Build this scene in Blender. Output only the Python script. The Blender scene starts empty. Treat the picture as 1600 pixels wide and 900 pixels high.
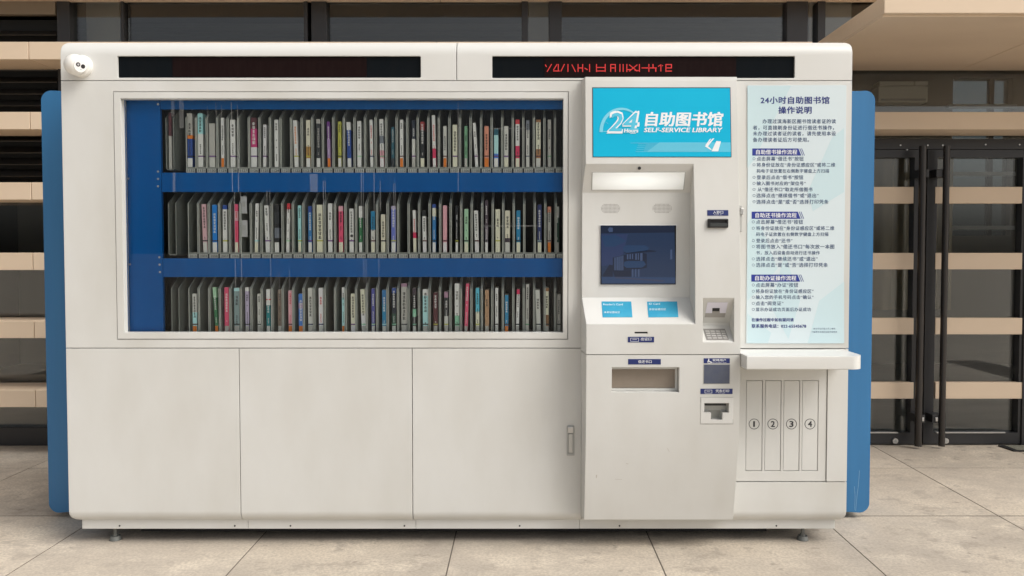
import bpy, bmesh, math, random
from mathutils import Vector, Matrix
R = math.radians
sc = bpy.context.scene
COL = sc.collection

# ---------------------------------------------------------------- camera, sky, sun, exposure
CAM_H, PITCH, FPX, PPX, PPY = 1.48, R(1.9), 1270.0, 815.0, 434.0
cam = bpy.data.cameras.new('camera')
cam.sensor_width = 36.0
cam.lens = FPX / 1600 * 36.0
cam.shift_x = (800 - PPX) / 1600
cam.shift_y = (PPY - 450) / 1600
cam.clip_start, cam.clip_end = 0.05, 2000
camo = bpy.data.objects.new('camera', cam)
camo.location = (0, 0, CAM_H)
camo.rotation_euler = (R(90) - PITCH, 0, 0)
COL.objects.link(camo)
sc.camera = camo

SUN_EL, SUN_AZ = R(47), R(60)            # azimuth turned from -Y towards +X
sdir = Vector((math.sin(SUN_AZ) * math.cos(SUN_EL), -math.cos(SUN_AZ) * math.cos(SUN_EL), math.sin(SUN_EL)))
w = bpy.data.worlds.new('World')
sc.world = w
w.use_nodes = True
nt = w.node_tree
sky = nt.nodes.new('ShaderNodeTexSky')
sky.sky_type = 'NISHITA'
sky.sun_disc = False
sky.sun_elevation = SUN_EL
sky.sun_rotation = math.atan2(sdir.x, sdir.y)
sky.air_density, sky.dust_density, sky.ozone_density = 1.0, 6.0, 1.0
hs = nt.nodes.new('ShaderNodeHueSaturation')
hs.inputs['Saturation'].default_value = 0.30          # pale, overcast sky
nt.links.new(sky.outputs[0], hs.inputs['Color'])
bg = nt.nodes['Background']
bg.inputs[1].default_value = 0.15
nt.links.new(hs.outputs[0], bg.inputs[0])
sun = bpy.data.lights.new('sun', 'SUN')
sun.energy, sun.angle, sun.color = 1.6, R(38), (1.0, 0.95, 0.88)
suno = bpy.data.objects.new('sun', sun)
suno.rotation_euler = (-sdir).to_track_quat('-Z', 'Y').to_euler()
suno.location = (4, -4, 8)
COL.objects.link(suno)
vs = sc.view_settings
vs.view_transform, vs.look, vs.gamma, vs.use_curve_mapping = 'Standard', 'None', 1.0, False
vs.exposure = -0.03
sc.cycles.max_bounces = 8
sc.cycles.transparent_max_bounces = 12

# ---------------------------------------------------------------- helpers
def at(px, py, y):
    """point of the vertical plane at distance y that the photograph shows at (px, py): X, Z"""
    u, v = (px - PPX) / FPX, (PPY - py) / FPX
    d = (u, math.cos(PITCH) + v * math.sin(PITCH), -math.sin(PITCH) + v * math.cos(PITCH))
    k = y / d[1]
    return d[0] * k, CAM_H + d[2] * k
def X(px, py, y): return at(px, py, y)[0]
def Z(py, y, px=815): return at(px, py, y)[1]
def rect(px0, py0, px1, py1, y):
    """x0, x1, z0, z1"""
    m = (py0 + py1) / 2
    return X(px0, m, y), X(px1, m, y), Z(py1, y), Z(py0, y)

MATS = {}
def lin(c):
    return tuple((v / 255 / 12.92 if v / 255 <= 0.04045 else ((v / 255 + 0.055) / 1.055) ** 2.4) for v in c)
def mat(name, col, rough=0.5, metal=0.0, noise=None, bump=None, bevel=None, emit=None, spec=None, coat=0.0):
    if name in MATS: return MATS[name]
    m = bpy.data.materials.new(name)
    m.use_nodes = True
    t = m.node_tree
    b = t.nodes['Principled BSDF']
    b.inputs['Base Color'].default_value = (*col, 1)
    b.inputs['Roughness'].default_value = rough
    b.inputs['Metallic'].default_value = metal
    if spec is not None: b.inputs['Specular IOR Level'].default_value = spec
    if coat: b.inputs['Coat Weight'].default_value = coat; b.inputs['Coat Roughness'].default_value = 0.05
    if emit:
        b.inputs['Emission Color'].default_value = (*emit[0], 1)
        b.inputs['Emission Strength'].default_value = emit[1]
    tc = None
    if noise or bump:
        tc = t.nodes.new('ShaderNodeTexCoord')
    if noise:                                            # (scale, second colour, amount, stretch)
        mp = t.nodes.new('ShaderNodeMapping')
        mp.inputs['Scale'].default_value = noise[3]
        t.links.new(tc.outputs['Object'], mp.inputs[0])
        n = t.nodes.new('ShaderNodeTexNoise')
        n.inputs['Scale'].default_value = noise[0]
        n.inputs['Detail'].default_value = 6
        t.links.new(mp.outputs[0], n.inputs[0])
        r = t.nodes.new('ShaderNodeMapRange')
        r.inputs[1].default_value, r.inputs[2].default_value = 0.35, 0.75
        r.inputs[4].default_value = noise[2]
        t.links.new(n.outputs[0], r.inputs[0])
        mx = t.nodes.new('ShaderNodeMix'); mx.data_type = 'RGBA'
        mx.inputs[6].default_value = (*col, 1); mx.inputs[7].default_value = (*noise[1], 1)
        t.links.new(r.outputs[0], mx.inputs[0])
        t.links.new(mx.outputs[2], b.inputs['Base Color'])
    nrm = None
    if bevel:
        bv = t.nodes.new('ShaderNodeBevel'); bv.samples = 4
        bv.inputs[0].default_value = bevel
        nrm = bv.outputs[0]
    if bump:                                             # (scale, strength)
        n2 = t.nodes.new('ShaderNodeTexNoise')
        n2.inputs['Scale'].default_value = bump[0]; n2.inputs['Detail'].default_value = 4
        t.links.new(tc.outputs['Object'], n2.inputs[0])
        bp = t.nodes.new('ShaderNodeBump')
        bp.inputs['Strength'].default_value = bump[1]; bp.inputs['Distance'].default_value = 0.002
        t.links.new(n2.outputs[0], bp.inputs['Height'])
        if nrm: t.links.new(nrm, bp.inputs['Normal'])
        nrm = bp.outputs[0]
    if nrm: t.links.new(nrm, b.inputs['Normal'])
    MATS[name] = m
    return m
def glass_mat(name, tint, ior, rough=0.0, dust=None):
    m = bpy.data.materials.new(name); m.use_nodes = True
    t = m.node_tree
    t.nodes.remove(t.nodes['Principled BSDF'])
    out = t.nodes['Material Output']
    tr = t.nodes.new('ShaderNodeBsdfTransparent'); tr.inputs[0].default_value = (*tint, 1)
    gl = t.nodes.new('ShaderNodeBsdfGlossy'); gl.inputs['Roughness'].default_value = rough
    gl.inputs[0].default_value = (1, 1, 1, 1)
    fr = t.nodes.new('ShaderNodeFresnel'); fr.inputs[0].default_value = ior
    mx = t.nodes.new('ShaderNodeMixShader')
    t.links.new(fr.outputs[0], mx.inputs[0]); t.links.new(tr.outputs[0], mx.inputs[1]); t.links.new(gl.outputs[0], mx.inputs[2])
    res = mx.outputs[0]
    if dust:                                             # a thin film of dust with vertical streaks
        tc = t.nodes.new('ShaderNodeTexCoord'); mp = t.nodes.new('ShaderNodeMapping')
        mp.inputs['Scale'].default_value = dust[1]
        t.links.new(tc.outputs['Object'], mp.inputs[0])
        n = t.nodes.new('ShaderNodeTexNoise'); n.inputs['Scale'].default_value = 1.0; n.inputs['Detail'].default_value = 5
        t.links.new(mp.outputs[0], n.inputs[0])
        r = t.nodes.new('ShaderNodeMapRange'); r.inputs[1].default_value = 0.42; r.inputs[2].default_value = 0.85
        r.inputs[4].default_value = dust[0]
        t.links.new(n.outputs[0], r.inputs[0])
        df = t.nodes.new('ShaderNodeBsdfDiffuse'); df.inputs[0].default_value = (0.55, 0.55, 0.52, 1)
        m2 = t.nodes.new('ShaderNodeMixShader')
        t.links.new(r.outputs[0], m2.inputs[0]); t.links.new(res, m2.inputs[1]); t.links.new(df.outputs[0], m2.inputs[2])
        res = m2.outputs[0]
    t.links.new(res, out.inputs[0])
    MATS[name] = m
    return m

class MB:
    """collects shapes for ONE mesh object"""
    def __init__(s): s.bm = bmesh.new()
    def poly(s, pts, mi=0):
        f = s.bm.faces.new([s.bm.verts.new(p) for p in pts]); f.material_index = mi
        return f
    def box(s, x0, x1, y0, y1, z0, z1, mi=0, bev=0.0, seg=2):
        v = [s.bm.verts.new((x, y, z)) for x in (x0, x1) for y in (y0, y1) for z in (z0, z1)]
        q = [(0, 1, 3, 2), (4, 6, 7, 5), (0, 4, 5, 1), (2, 3, 7, 6), (0, 2, 6, 4), (1, 5, 7, 3)]
        fs = [s.bm.faces.new([v[i] for i in k]) for k in q]
        for f in fs: f.material_index = mi
        if bev:
            es = list({e for f in fs for e in f.edges})
            r = bmesh.ops.bevel(s.bm, geom=es, offset=bev, segments=seg, affect='EDGES', profile=0.5)
            for f in r['faces']: f.material_index = mi
        return s
    def prism(s, pts, axis, a, b, mi=0):
        """closed outline extruded along an axis: axis x -> pts (y,z); axis y -> pts (x,z); axis z -> pts (x,y)"""
        def P(p, t): return (t, p[0], p[1]) if axis == 'x' else (p[0], t, p[1]) if axis == 'y' else (p[0], p[1], t)
        A = [s.bm.verts.new(P(p, a)) for p in pts]; B = [s.bm.verts.new(P(p, b)) for p in pts]
        fs = [s.bm.faces.new(A), s.bm.faces.new(B[::-1])]
        n = len(pts)
        for i in range(n):
            fs.append(s.bm.faces.new([A[i], B[i], B[(i + 1) % n], A[(i + 1) % n]]))
        for f in fs: f.material_index = mi
        return fs
    def ring(s, o, i, y0, y1, mi=0):
        """rectangular frame; o, i = (x0,x1,z0,z1) outside and inside"""
        def c(r): return [(r[0], r[2]), (r[1], r[2]), (r[1], r[3]), (r[0], r[3])]
        L = [[s.bm.verts.new((p[0], y, p[1])) for p in c(r)] for r, y in ((o, y0), (i, y0), (i, y1), (o, y1))]
        for a in range(4):
            A, B = L[a], L[(a + 1) % 4]
            for k in range(4):
                f = s.bm.faces.new([A[k], A[(k + 1) % 4], B[(k + 1) % 4], B[k]]); f.material_index = mi
    def cyl(s, p, q, r, n=16, r2=None, mi=0):
        p, q = Vector(p), Vector(q)
        d = q - p
        m = Matrix.Translation((p + q) / 2) @ d.to_track_quat('Z', 'Y').to_matrix().to_4x4()
        g = bmesh.ops.create_cone(s.bm, cap_ends=True, segments=n, radius1=r, radius2=r if r2 is None else r2, depth=d.length, matrix=m)
        for f in {f for v in g['verts'] for f in v.link_faces}: f.material_index = mi
    def sphere(s, c, r, mi=0, seg=24, squash=(1, 1, 1)):
        m = Matrix.Translation(c) @ Matrix.Diagonal((*squash, 1))
        g = bmesh.ops.create_uvsphere(s.bm, u_segments=seg, v_segments=seg // 2, radius=r, matrix=m)
        for f in {f for v in g['verts'] for f in v.link_faces}: f.material_index = mi
    def mesh(s, name, mats):
        me = bpy.data.meshes.new(name)
        bmesh.ops.recalc_face_normals(s.bm, faces=s.bm.faces)
        s.bm.to_mesh(me); s.bm.free()
        for m in mats: me.materials.append(m)
        return me

WO = {}                                                  # world origin of each object (no rotations are used)
def link(name, me, parent=None, origin=None, smooth=None):
    vs_ = [v.co for v in me.vertices]
    if origin is None:
        xs, ys, zs = [v.x for v in vs_], [v.y for v in vs_], [v.z for v in vs_]
        origin = Vector(((min(xs) + max(xs)) / 2, (min(ys) + max(ys)) / 2, min(zs)))
    origin = Vector(origin)
    me.transform(Matrix.Translation(-origin))
    o = bpy.data.objects.new(name, me)
    COL.objects.link(o)
    po = WO[parent.name] if parent else Vector((0, 0, 0))
    if parent: o.parent = parent
    o.location = origin - po
    WO[o.name] = origin
    if smooth is not None:
        for f in me.polygons: f.use_smooth = True
        try: me.set_sharp_from_angle(angle=R(smooth))
        except Exception: pass
    return o
def obj(name, mb, mats, parent=None, origin=None, smooth=None):
    if not isinstance(mats, (list, tuple)): mats = [mats]
    return link(name, mb.mesh(name, mats), parent, origin, smooth)
def copy_at(o, parent, world):
    c = o.copy(); COL.objects.link(c); c.parent = parent
    world = Vector(world)
    c.location = world - (WO[parent.name] if parent else Vector((0, 0, 0)))
    WO[c.name] = world
    return c
def thing(name, label, cat, loc, group=None):
    o = bpy.data.objects.new(name, None); COL.objects.link(o)
    o.location = loc; o.empty_display_size = 0.1
    WO[o.name] = Vector(loc)
    return tag(o, label, cat, group)
def tag(o, label=None, cat=None, group=None, kind=None):
    if label: o['label'] = label
    if cat: o['category'] = cat
    if group: o['group'] = group
    if kind: o['kind'] = kind
    return o
def boolean(me, cutters, op='DIFFERENCE'):
    """cutters: MB list, applied one after another"""
    for mb in cutters:
        a = bpy.data.objects.new('tmp_a', me); b = bpy.data.objects.new('tmp_b', mb.mesh('tmp_c', []))
        COL.objects.link(a); COL.objects.link(b)
        md = a.modifiers.new('b', 'BOOLEAN'); md.operation = op; md.object = b; md.solver = 'EXACT'
        dg = bpy.context.evaluated_depsgraph_get()
        new = bpy.data.meshes.new_from_object(a.evaluated_get(dg))
        nm, bm_ = me.name, b.data
        bpy.data.objects.remove(a); bpy.data.objects.remove(b)
        bpy.data.meshes.remove(me); bpy.data.meshes.remove(bm_)
        new.name = nm
        me = new
    return me
def rrect(x0, x1, z0, z1, r, n=8, corners=(1, 1, 1, 1)):
    """rounded rectangle outline; corners bl, br, tr, tl"""
    pts = []
    for (cx, cz, a0, on, p) in ((x0 + r, z0 + r, 180, corners[0], (x0, z0)), (x1 - r, z0 + r, 270, corners[1], (x1, z0)),
                                (x1 - r, z1 - r, 0, corners[2], (x1, z1)), (x0 + r, z1 - r, 90, corners[3], (x0, z1))):
        if on:
            pts += [(cx + r * math.cos(R(a0 + 90 * k / n)), cz + r * math.sin(R(a0 + 90 * k / n))) for k in range(n + 1)]
        else: pts.append(p)
    return pts

def text_verts(body, x0, x1, zc, bold=0.0, shear=0.0, zk=1.0, height=None, spacing=1.0):
    """glyph faces of one line, fitted to the width x0..x1 around the height zc: (verts (x,z), faces)"""
    cu = bpy.data.curves.new('txt', 'FONT')
    cu.body = body; cu.size = 1.0; cu.shear = shear; cu.resolution_u = 2
    cu.space_character = spacing
    o = bpy.data.objects.new('txt', cu); COL.objects.link(o)
    dg = bpy.context.evaluated_depsgraph_get()
    me = bpy.data.meshes.new_from_object(o.evaluated_get(dg))
    v = [(p.co.x, p.co.y) for p in me.vertices]; f = [tuple(p.vertices) for p in me.polygons]
    bpy.data.objects.remove(o); bpy.data.curves.remove(cu); bpy.data.meshes.remove(me)
    a, b = min(p[0] for p in v), max(p[0] for p in v)
    c, d = min(p[1] for p in v), max(p[1] for p in v)
    k = (x1 - x0) / (b - a)
    kz = k * zk if height is None else height / (d - c)
    v = [(x0 + (p[0] - a) * k, zc + (p[1] - (c + d) / 2) * kz) for p in v]
    if bold:                                             # heavier strokes: the glyphs laid several times, slightly apart
        e = bold * k * .55; n = len(v); V, Fs = [], []
        for i, (ox, oz) in enumerate(((-e, -e * .6), (e, -e * .6), (-e, e * .6), (e, e * .6), (0, 0))):
            V += [(p[0] + ox, p[1] + oz) for p in v]; Fs += [tuple(j + i * n for j in q) for q in f]
        v, f = V, Fs
    return v, f
def add_text(mb, yfun, *a, mi=0, **k):
    v, f = text_verts(*a, **k)
    n = len(v) // 5 if k.get('bold') else len(v)
    vv = [mb.bm.verts.new((p[0], yfun(p[1]) - .00004 * (i // n), p[1])) for i, p in enumerate(v)]
    for q in f:
        try: mb.bm.faces.new([vv[i] for i in q]).material_index = mi
        except ValueError: pass

# ---------------------------------------------------------------- materials
WHITE = (0.675, 0.678, 0.655)
M_white = mat('white_paint', WHITE, 0.38, noise=(2.6, (0.56, 0.55, 0.505), 0.85, (1, 1, 0.45)), bump=(90, 0.05), bevel=0.004)
M_header = mat('white_header_paint', (0.69, 0.692, 0.668), 0.34, noise=(2.0, (0.63, 0.62, 0.575), 0.4, (1, 1, 2)), bump=(90, 0.04), bevel=0.004)
M_carc = mat('carcass_steel', (0.10, 0.10, 0.095), 0.6)
M_blue = mat('blue_side_paint', (0.032, 0.165, 0.36), 0.36, noise=(3, (0.026, 0.135, 0.30), 0.6, (6, 6, .4)), bump=(140, 0.05))
M_blue_in = mat('blue_shelf_paint', (0.001, 0.115, 0.40), 0.5, spec=.1, noise=(4, (0.002, 0.095, 0.335), 0.6, (3, 3, .5)))
M_bin = mat('bin_steel', (0.27, 0.28, 0.25), 0.45, metal=0.0, noise=(6, (0.20, 0.21, 0.185), 0.7, (1, 1, 1)))
M_binedge_lit = mat('bin_edge_lit_steel', (0.47, 0.485, 0.435), 0.4)  # bin steel made lighter: light on the front edges put into the colour
M_binlab = mat('bin_label', (0.52, 0.53, 0.48), 0.5)
M_black = mat('black_plastic', (0.012, 0.012, 0.013), 0.3)
M_dark = mat('dark_void', (0.012, 0.013, 0.014), 0.8)
M_led = mat('led_window', (0.006, 0.008, 0.010), 0.22, noise=(30, (0.012, 0.012, 0.012), 0.3, (1, 1, .25)), spec=.05)
M_ledmod = mat('led_module', (0.012, 0.006, 0.006), 0.35, noise=(60, (0.022, 0.014, 0.012), 0.3, (1, 1, .2)), spec=.05)
M_red = mat('led_red', (0.4, 0.02, 0.02), 0.4, emit=((1.0, 0.05, 0.045), 0.48))
M_navy = mat('navy_label', (0.012, 0.025, 0.14), 0.4)
M_print = mat('white_print', (0.82, 0.84, 0.86), 0.45)
M_ink = mat('dark_ink', (0.03, 0.03, 0.035), 0.5)
M_blueink = mat('blue_ink', (0.02, 0.035, 0.20), 0.5)
M_textink = mat('slate_blue_ink', (0.05, 0.09, 0.19), 0.5)
M_poster = mat('poster_paper', (0.63, 0.735, 0.77), 0.42, noise=(1.5, (0.68, 0.76, 0.785), 0.8, (1, 1, .6)))
M_poster2 = mat('poster_tint', (0.56, 0.715, 0.755), 0.42)
M_cyan = mat('cyan_sign', (0.006, 0.42, 0.66), 0.35, noise=(1.2, (0.012, 0.50, 0.74), 1.0, (1, 1, 1)), spec=.15)
M_cyan2 = mat('cyan_pale_print', (0.20, 0.62, 0.78), 0.35)
M_cyan3 = mat('cyan_mid_print', (0.09, 0.53, 0.73), 0.35)
M_steel = mat('brushed_steel', (0.55, 0.55, 0.54), 0.32, metal=0.9)
M_foot = mat('foot_steel', (0.16, 0.165, 0.155), 0.5, metal=0.2)
M_grey = mat('grey_plastic', (0.42, 0.42, 0.40), 0.4)
M_bars = mat('beige_bar_paint', (0.71, 0.565, 0.415), 0.5, noise=(3, (0.62, 0.485, 0.35), 0.6, (.4, 1, 1)), bump=(60, 0.06))
M_frame = mat('dark_frame_metal', (0.032, 0.032, 0.034), 0.35, metal=0.2)
M_vent = mat('vent_metal', (0.022, 0.020, 0.018), 0.5)
M_int = mat('interior_plaster', (0.46, 0.45, 0.41), 0.3, noise=(2, (0.36, 0.35, 0.32), .8, (1, 3, 1)))
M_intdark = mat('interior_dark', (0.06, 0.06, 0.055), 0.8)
M_curtain = mat('curtain_cloth', (0.36, 0.31, 0.23), 0.85)
M_win = glass_mat('facade_glass', (0.92, 0.935, 0.925), 1.58)
M_pane = glass_mat('display_glass', (0.965, 0.98, 0.98), 1.22, dust=(0.008, (14, 1, 0.7)))

# ---------------------------------------------------------------- the ground: paving slabs on a bed
def stone_material(name, per_slab):
    m = bpy.data.materials.new(name); m.use_nodes = True
    t = m.node_tree; b = t.nodes['Principled BSDF']; b.inputs['Roughness'].default_value = 0.62
    g = t.nodes.new('ShaderNodeNewGeometry')
    def noise(scale, det, stretch=(1, 1, 1), rough=0.6):
        mp = t.nodes.new('ShaderNodeMapping'); mp.inputs['Scale'].default_value = stretch
        t.links.new(g.outputs['Position'], mp.inputs[0])
        n = t.nodes.new('ShaderNodeTexNoise'); n.inputs['Scale'].default_value = scale
        n.inputs['Detail'].default_value = det; n.inputs['Roughness'].default_value = rough
        t.links.new(mp.outputs[0], n.inputs[0]); return n.outputs[0]
    def rng(x, a, c, lo, hi):
        r = t.nodes.new('ShaderNodeMapRange'); r.inputs[1].default_value, r.inputs[2].default_value = a, c
        r.inputs[3].default_value, r.inputs[4].default_value = lo, hi
        t.links.new(x, r.inputs[0]); return r.outputs[0]
    def mix(f, a, c):
        x = t.nodes.new('ShaderNodeMix'); x.data_type = 'RGBA'
        for i, v in ((6, a), (7, c)):
            if isinstance(v, tuple): x.inputs[i].default_value = (*v, 1)
            else: t.links.new(v, x.inputs[i])
        t.links.new(f, x.inputs[0]); return x.outputs[2]
    c = mix(rng(noise(1.4, 5, (1, 1.3, 1)), 0.38, 0.62, 0, 1), (0.66, 0.575, 0.46), (0.49, 0.43, 0.355))
    c = mix(rng(noise(3.4, 6, (1, 1.2, 1), 0.72), 0.48, 0.62, 0, 0.9), c, (0.74, 0.655, 0.53))      # pale scuffs
    c = mix(rng(noise(4.6, 6, (1.1, 1.3, 1), 0.75), 0.53, 0.63, 0, 0.8), c, (0.36, 0.31, 0.255))    # worn grey patches
    c = mix(rng(noise(8, 4, (0.9, 1.1, 1), 0.6), 0.64, 0.69, 0, 0.75), c, (0.21, 0.18, 0.15))       # small dark spots
    c = mix(rng(noise(0.9, 4, (1, 1, 1), .55), 0.40, 0.62, 0, .55), c, (0.47, 0.415, 0.35))                        # broad cloudy tone
    c = mix(rng(noise(70, 4), 0.42, 0.60, 0, 0.5), c, (0.36, 0.31, 0.255))                          # speckle of the stone
    if per_slab:
        oi = t.nodes.new('ShaderNodeObjectInfo')
        h = t.nodes.new('ShaderNodeHueSaturation'); t.links.new(rng(oi.outputs['Random'], 0, 1, 0.85, 1.10), h.inputs['Value'])
        t.links.new(c, h.inputs['Color']); c = h.outputs[0]
    t.links.new(c, b.inputs['Base Color'])
    bp = t.nodes.new('ShaderNodeBump'); bp.inputs['Strength'].default_value = 0.35; bp.inputs['Distance'].default_value = 0.004
    t.links.new(noise(75, 5), bp.inputs['Height']); t.links.new(bp.outputs[0], b.inputs['Normal'])
    return m
M_stone = stone_material('paving_stone', True)
M_bed = stone_material('paving_far', False)
M_mortar = mat('joint_mortar', (0.13, 0.11, 0.09), 0.9)
mb = MB(); mb.poly([(-400, -400, -0.012), (400, -400, -0.012), (400, 400, -0.012), (-400, 400, -0.012)])
ground = tag(obj('ground', mb, M_bed, origin=(0, 0, 0)), kind='structure')
mb = MB(); mb.box(-5.9, 6.2, 1.45, 6.52, -0.0115, -0.0022)
pave = tag(obj('pavement', mb, M_mortar, origin=(0, 0, 0)), kind='structure')
slab0 = None
SX, SY, PIT = -0.345, 4.494, 1.003
for j in range(-3, 2):
    for i in range(-5, 6):
        cx, cy = SX + PIT * (i + .5), SY + PIT * (j + .5)
        if slab0 is None:
            mb = MB(); mb.box(cx - PIT / 2 + .0032, cx + PIT / 2 - .0032, cy - PIT / 2 + .0055, cy + PIT / 2 - .0055, -.0020, 0, bev=.0008)
            slab0 = obj('paving_slab', mb, M_stone, pave)
        else:
            copy_at(slab0, pave, (cx, cy, -.0020 + random.Random(i * 31 + j).uniform(-.0004, .0003)))

# ---------------------------------------------------------------- the building behind
GL, FR, BF = 6.19, 6.13, 5.83            # glass, frame front, front of the louvre bars
bld = thing('glass_building', 'dark glass building with long beige horizontal bars behind the white library machine', 'building', (0, GL, 0))
XL, XR = -6.5, 6.6
DL = X(1284, 450, 6.15)                  # where the doors begin
VX = X(98, 150, FR)                      # end of the vents
mb = MB(); mb.box(XL, XR, 6.0, 6.35, 3.49, 7.5); obj('upper_wall', mb, M_bars, bld)
# bars, cut into lengths by open joints
lev = {n: Z(py, BF) for n, py in (('a', 623), ('b', 515), ('c', 408.5), ('d', 298.5), ('e', 188.5), ('f', 79))}
lev['g'] = lev['f'] + 0.503
JX = X(50, 350, BF)
CX0 = 2.08                               # left end of the entrance canopy
for k, zc in lev.items():
    end = XR if k in 'eg' else CX0 - .01 if k == 'f' else DL - .03
    cuts = [XL] + [JX + d for d in (0, 2.9, 5.75) if JX + d < end - .3] + [end]
    for a, b_ in zip(cuts, cuts[1:]):
        off = random.Random(k + str(a)).uniform(-.012, .012) if a > XL else 0
        mb = MB(); mb.box(a + .0025, b_ - .0025, BF, GL - .02, zc - .062, zc + .062, bev=.003)
        obj('louvre_bar', mb, M_bars, bld)
# vents on the left between the upper bars
zv0, zv1 = Z(297, FR), Z(22, FR)
vent = obj('vent', MB().box(XL, VX - .05, GL + .10, GL + .13, zv0, zv1), M_dark, bld)
mb = MB(); mb.box(XL, VX - .05, FR + .01, GL, zv1 + .002, lev['g'] - .064); obj('vent_header', mb, mat('brown_header', (0.20, 0.16, 0.115), 0.6), bld)
n = int((zv1 - zv0) / .088)
s0 = None
for i in range(n):
    z = zv0 + .02 + i * .088
    if s0 is None:
        mb = MB(); mb.prism([(FR + .02, z), (FR + .024, z - .006), (GL + .085, z + .052), (GL + .08, z + .06)], 'x', XL, VX - .055)
        s0 = obj('slat', mb, M_vent, vent)
    else: copy_at(s0, vent, WO[s0.name] + Vector((0, 0, i * .088)))
# mullions and panes
MX = [(88, 108), (188, 192.5), (474, 480), (486, 510), (815, 825), (858, 878), (1230, 1263)]
for a, b_ in MX:
    x0, x1 = X(a, 35, FR), X(b_, 35, FR)
    mb = MB(); mb.box(x0, x1, FR + .006, GL + .06, .14, lev['g'] - .064, bev=.003); obj('mullion', mb, M_frame, bld)
mb = MB(); mb.box(DL - .06, DL - .002, FR + .004, GL + .06, 0, lev['g'] - .064, bev=.003); obj('mullion', mb, M_frame, bld)
def pane(x0, x1, z0, z1, parent=bld, y=GL):
    mb = MB(); mb.box(x0, x1, y, y + .012, z0, z1); return obj('glass_pane', mb, M_win, parent)
zt = lev['g'] - .064
pane(XL, VX - .06, .14, zv0 - .01)
ed = [X((a + b_) / 2, 35, FR) for a, b_ in MX] + [DL - .03]
for i, (a, b_) in enumerate(zip(ed, ed[1:])):
    if i == 2: continue
    pane(a + .02, b_ - .02, .14, zt)
pane(XL, VX - .06, zt + .13, zt + .14)
mb = MB(); mb.box(XL, DL - .06, FR, GL + .05, 0, .138, bev=.004); obj('plinth', mb, M_frame, bld)
# room seen through the glass
mb = MB()
mb.box(XL, XR, GL + .2, 10.6, -.2, .012)
obj('interior_floor', mb, M_int, bld)
bw = (X(1487, 250, 10.5), XR - .3, Z(368, 10.5), Z(122, 10.5))
mb = MB(); mb.ring((XL, XR, .013, 4.3), bw, 10.5, 10.7); iw = obj('interior_wall', mb, mat('interior_wall_paint', (0.24, 0.23, 0.205), 0.8), bld)
M_tint = glass_mat('tinted_glass', (0.42, 0.46, 0.47), 1.45)
vx = [bw[0], X(1553, 250, 10.5), X(1553, 250, 10.5) + 1.1, bw[1]]
for a, b_ in zip(vx, vx[1:]):
    mb = MB(); mb.box(a + .03, b_ - .03, 10.6, 10.61, bw[2], bw[3]); obj('back_window', mb, M_tint, bld)
for x in vx[1:-1]:
    mb = MB(); mb.box(x - .03, x + .03, 10.57, 10.64, bw[2], bw[3]); obj('window_post', mb, M_frame, bld)
for py in (167, 272, 356):
    zz = Z(py, 10.45); mb = MB(); mb.box(bw[0] - .1, bw[1], 10.40, 10.46, zz - .025, zz + .025); obj('hand_rail', mb, mat('rail_pale', (.6, .62, .62), .4), bld)
mb = MB(); mb.box(XL, XR, GL + .02, 10.7, 4.31, 4.5); obj('interior_ceiling', mb, M_intdark, bld)
for x in (XL - .1, XR):
    mb = MB(); mb.box(x, x + .1, GL, 10.7, 0, 4.5); obj('side_wall', mb, M_intdark, bld)
for a, b_ in ((135, 187), (826, 857), (1264, 1330)):
    mb = MB(); mb.box(X(a, 35, 6.45), X(b_, 35, 6.45), 6.45, 6.6, .02, 4.3); obj('interior_column', mb, mat('column_grey', (0.36, 0.355, 0.33), 0.7), bld)
for py, d in ((40, 8.4), (52, 9.6)):
    zz = Z(py, d); mb = MB(); mb.box(-5.5, 6, d, d + .12, zz - .03, zz + .02); obj('ceiling_rail', mb, mat('rail_grey', (0.2, 0.21, 0.21), 0.5), bld)
# entrance canopy
zc0 = 2.83; zc1 = 2.945; cy0 = 4.71
can = obj('canopy', MB().box(CX0, XR, cy0, GL - .03, zc0 + .012, zc1, bev=.004), M_bars, bld)
for a, b_ in ((CX0 + .002, 3.27), (3.275, 4.9), (4.905, XR - .002)):
    mb = MB(); mb.box(a, b_, cy0 + .03, GL - .05, zc0, zc0 + .0125, bev=.002); obj('soffit_panel', mb, M_bars, can)
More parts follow.
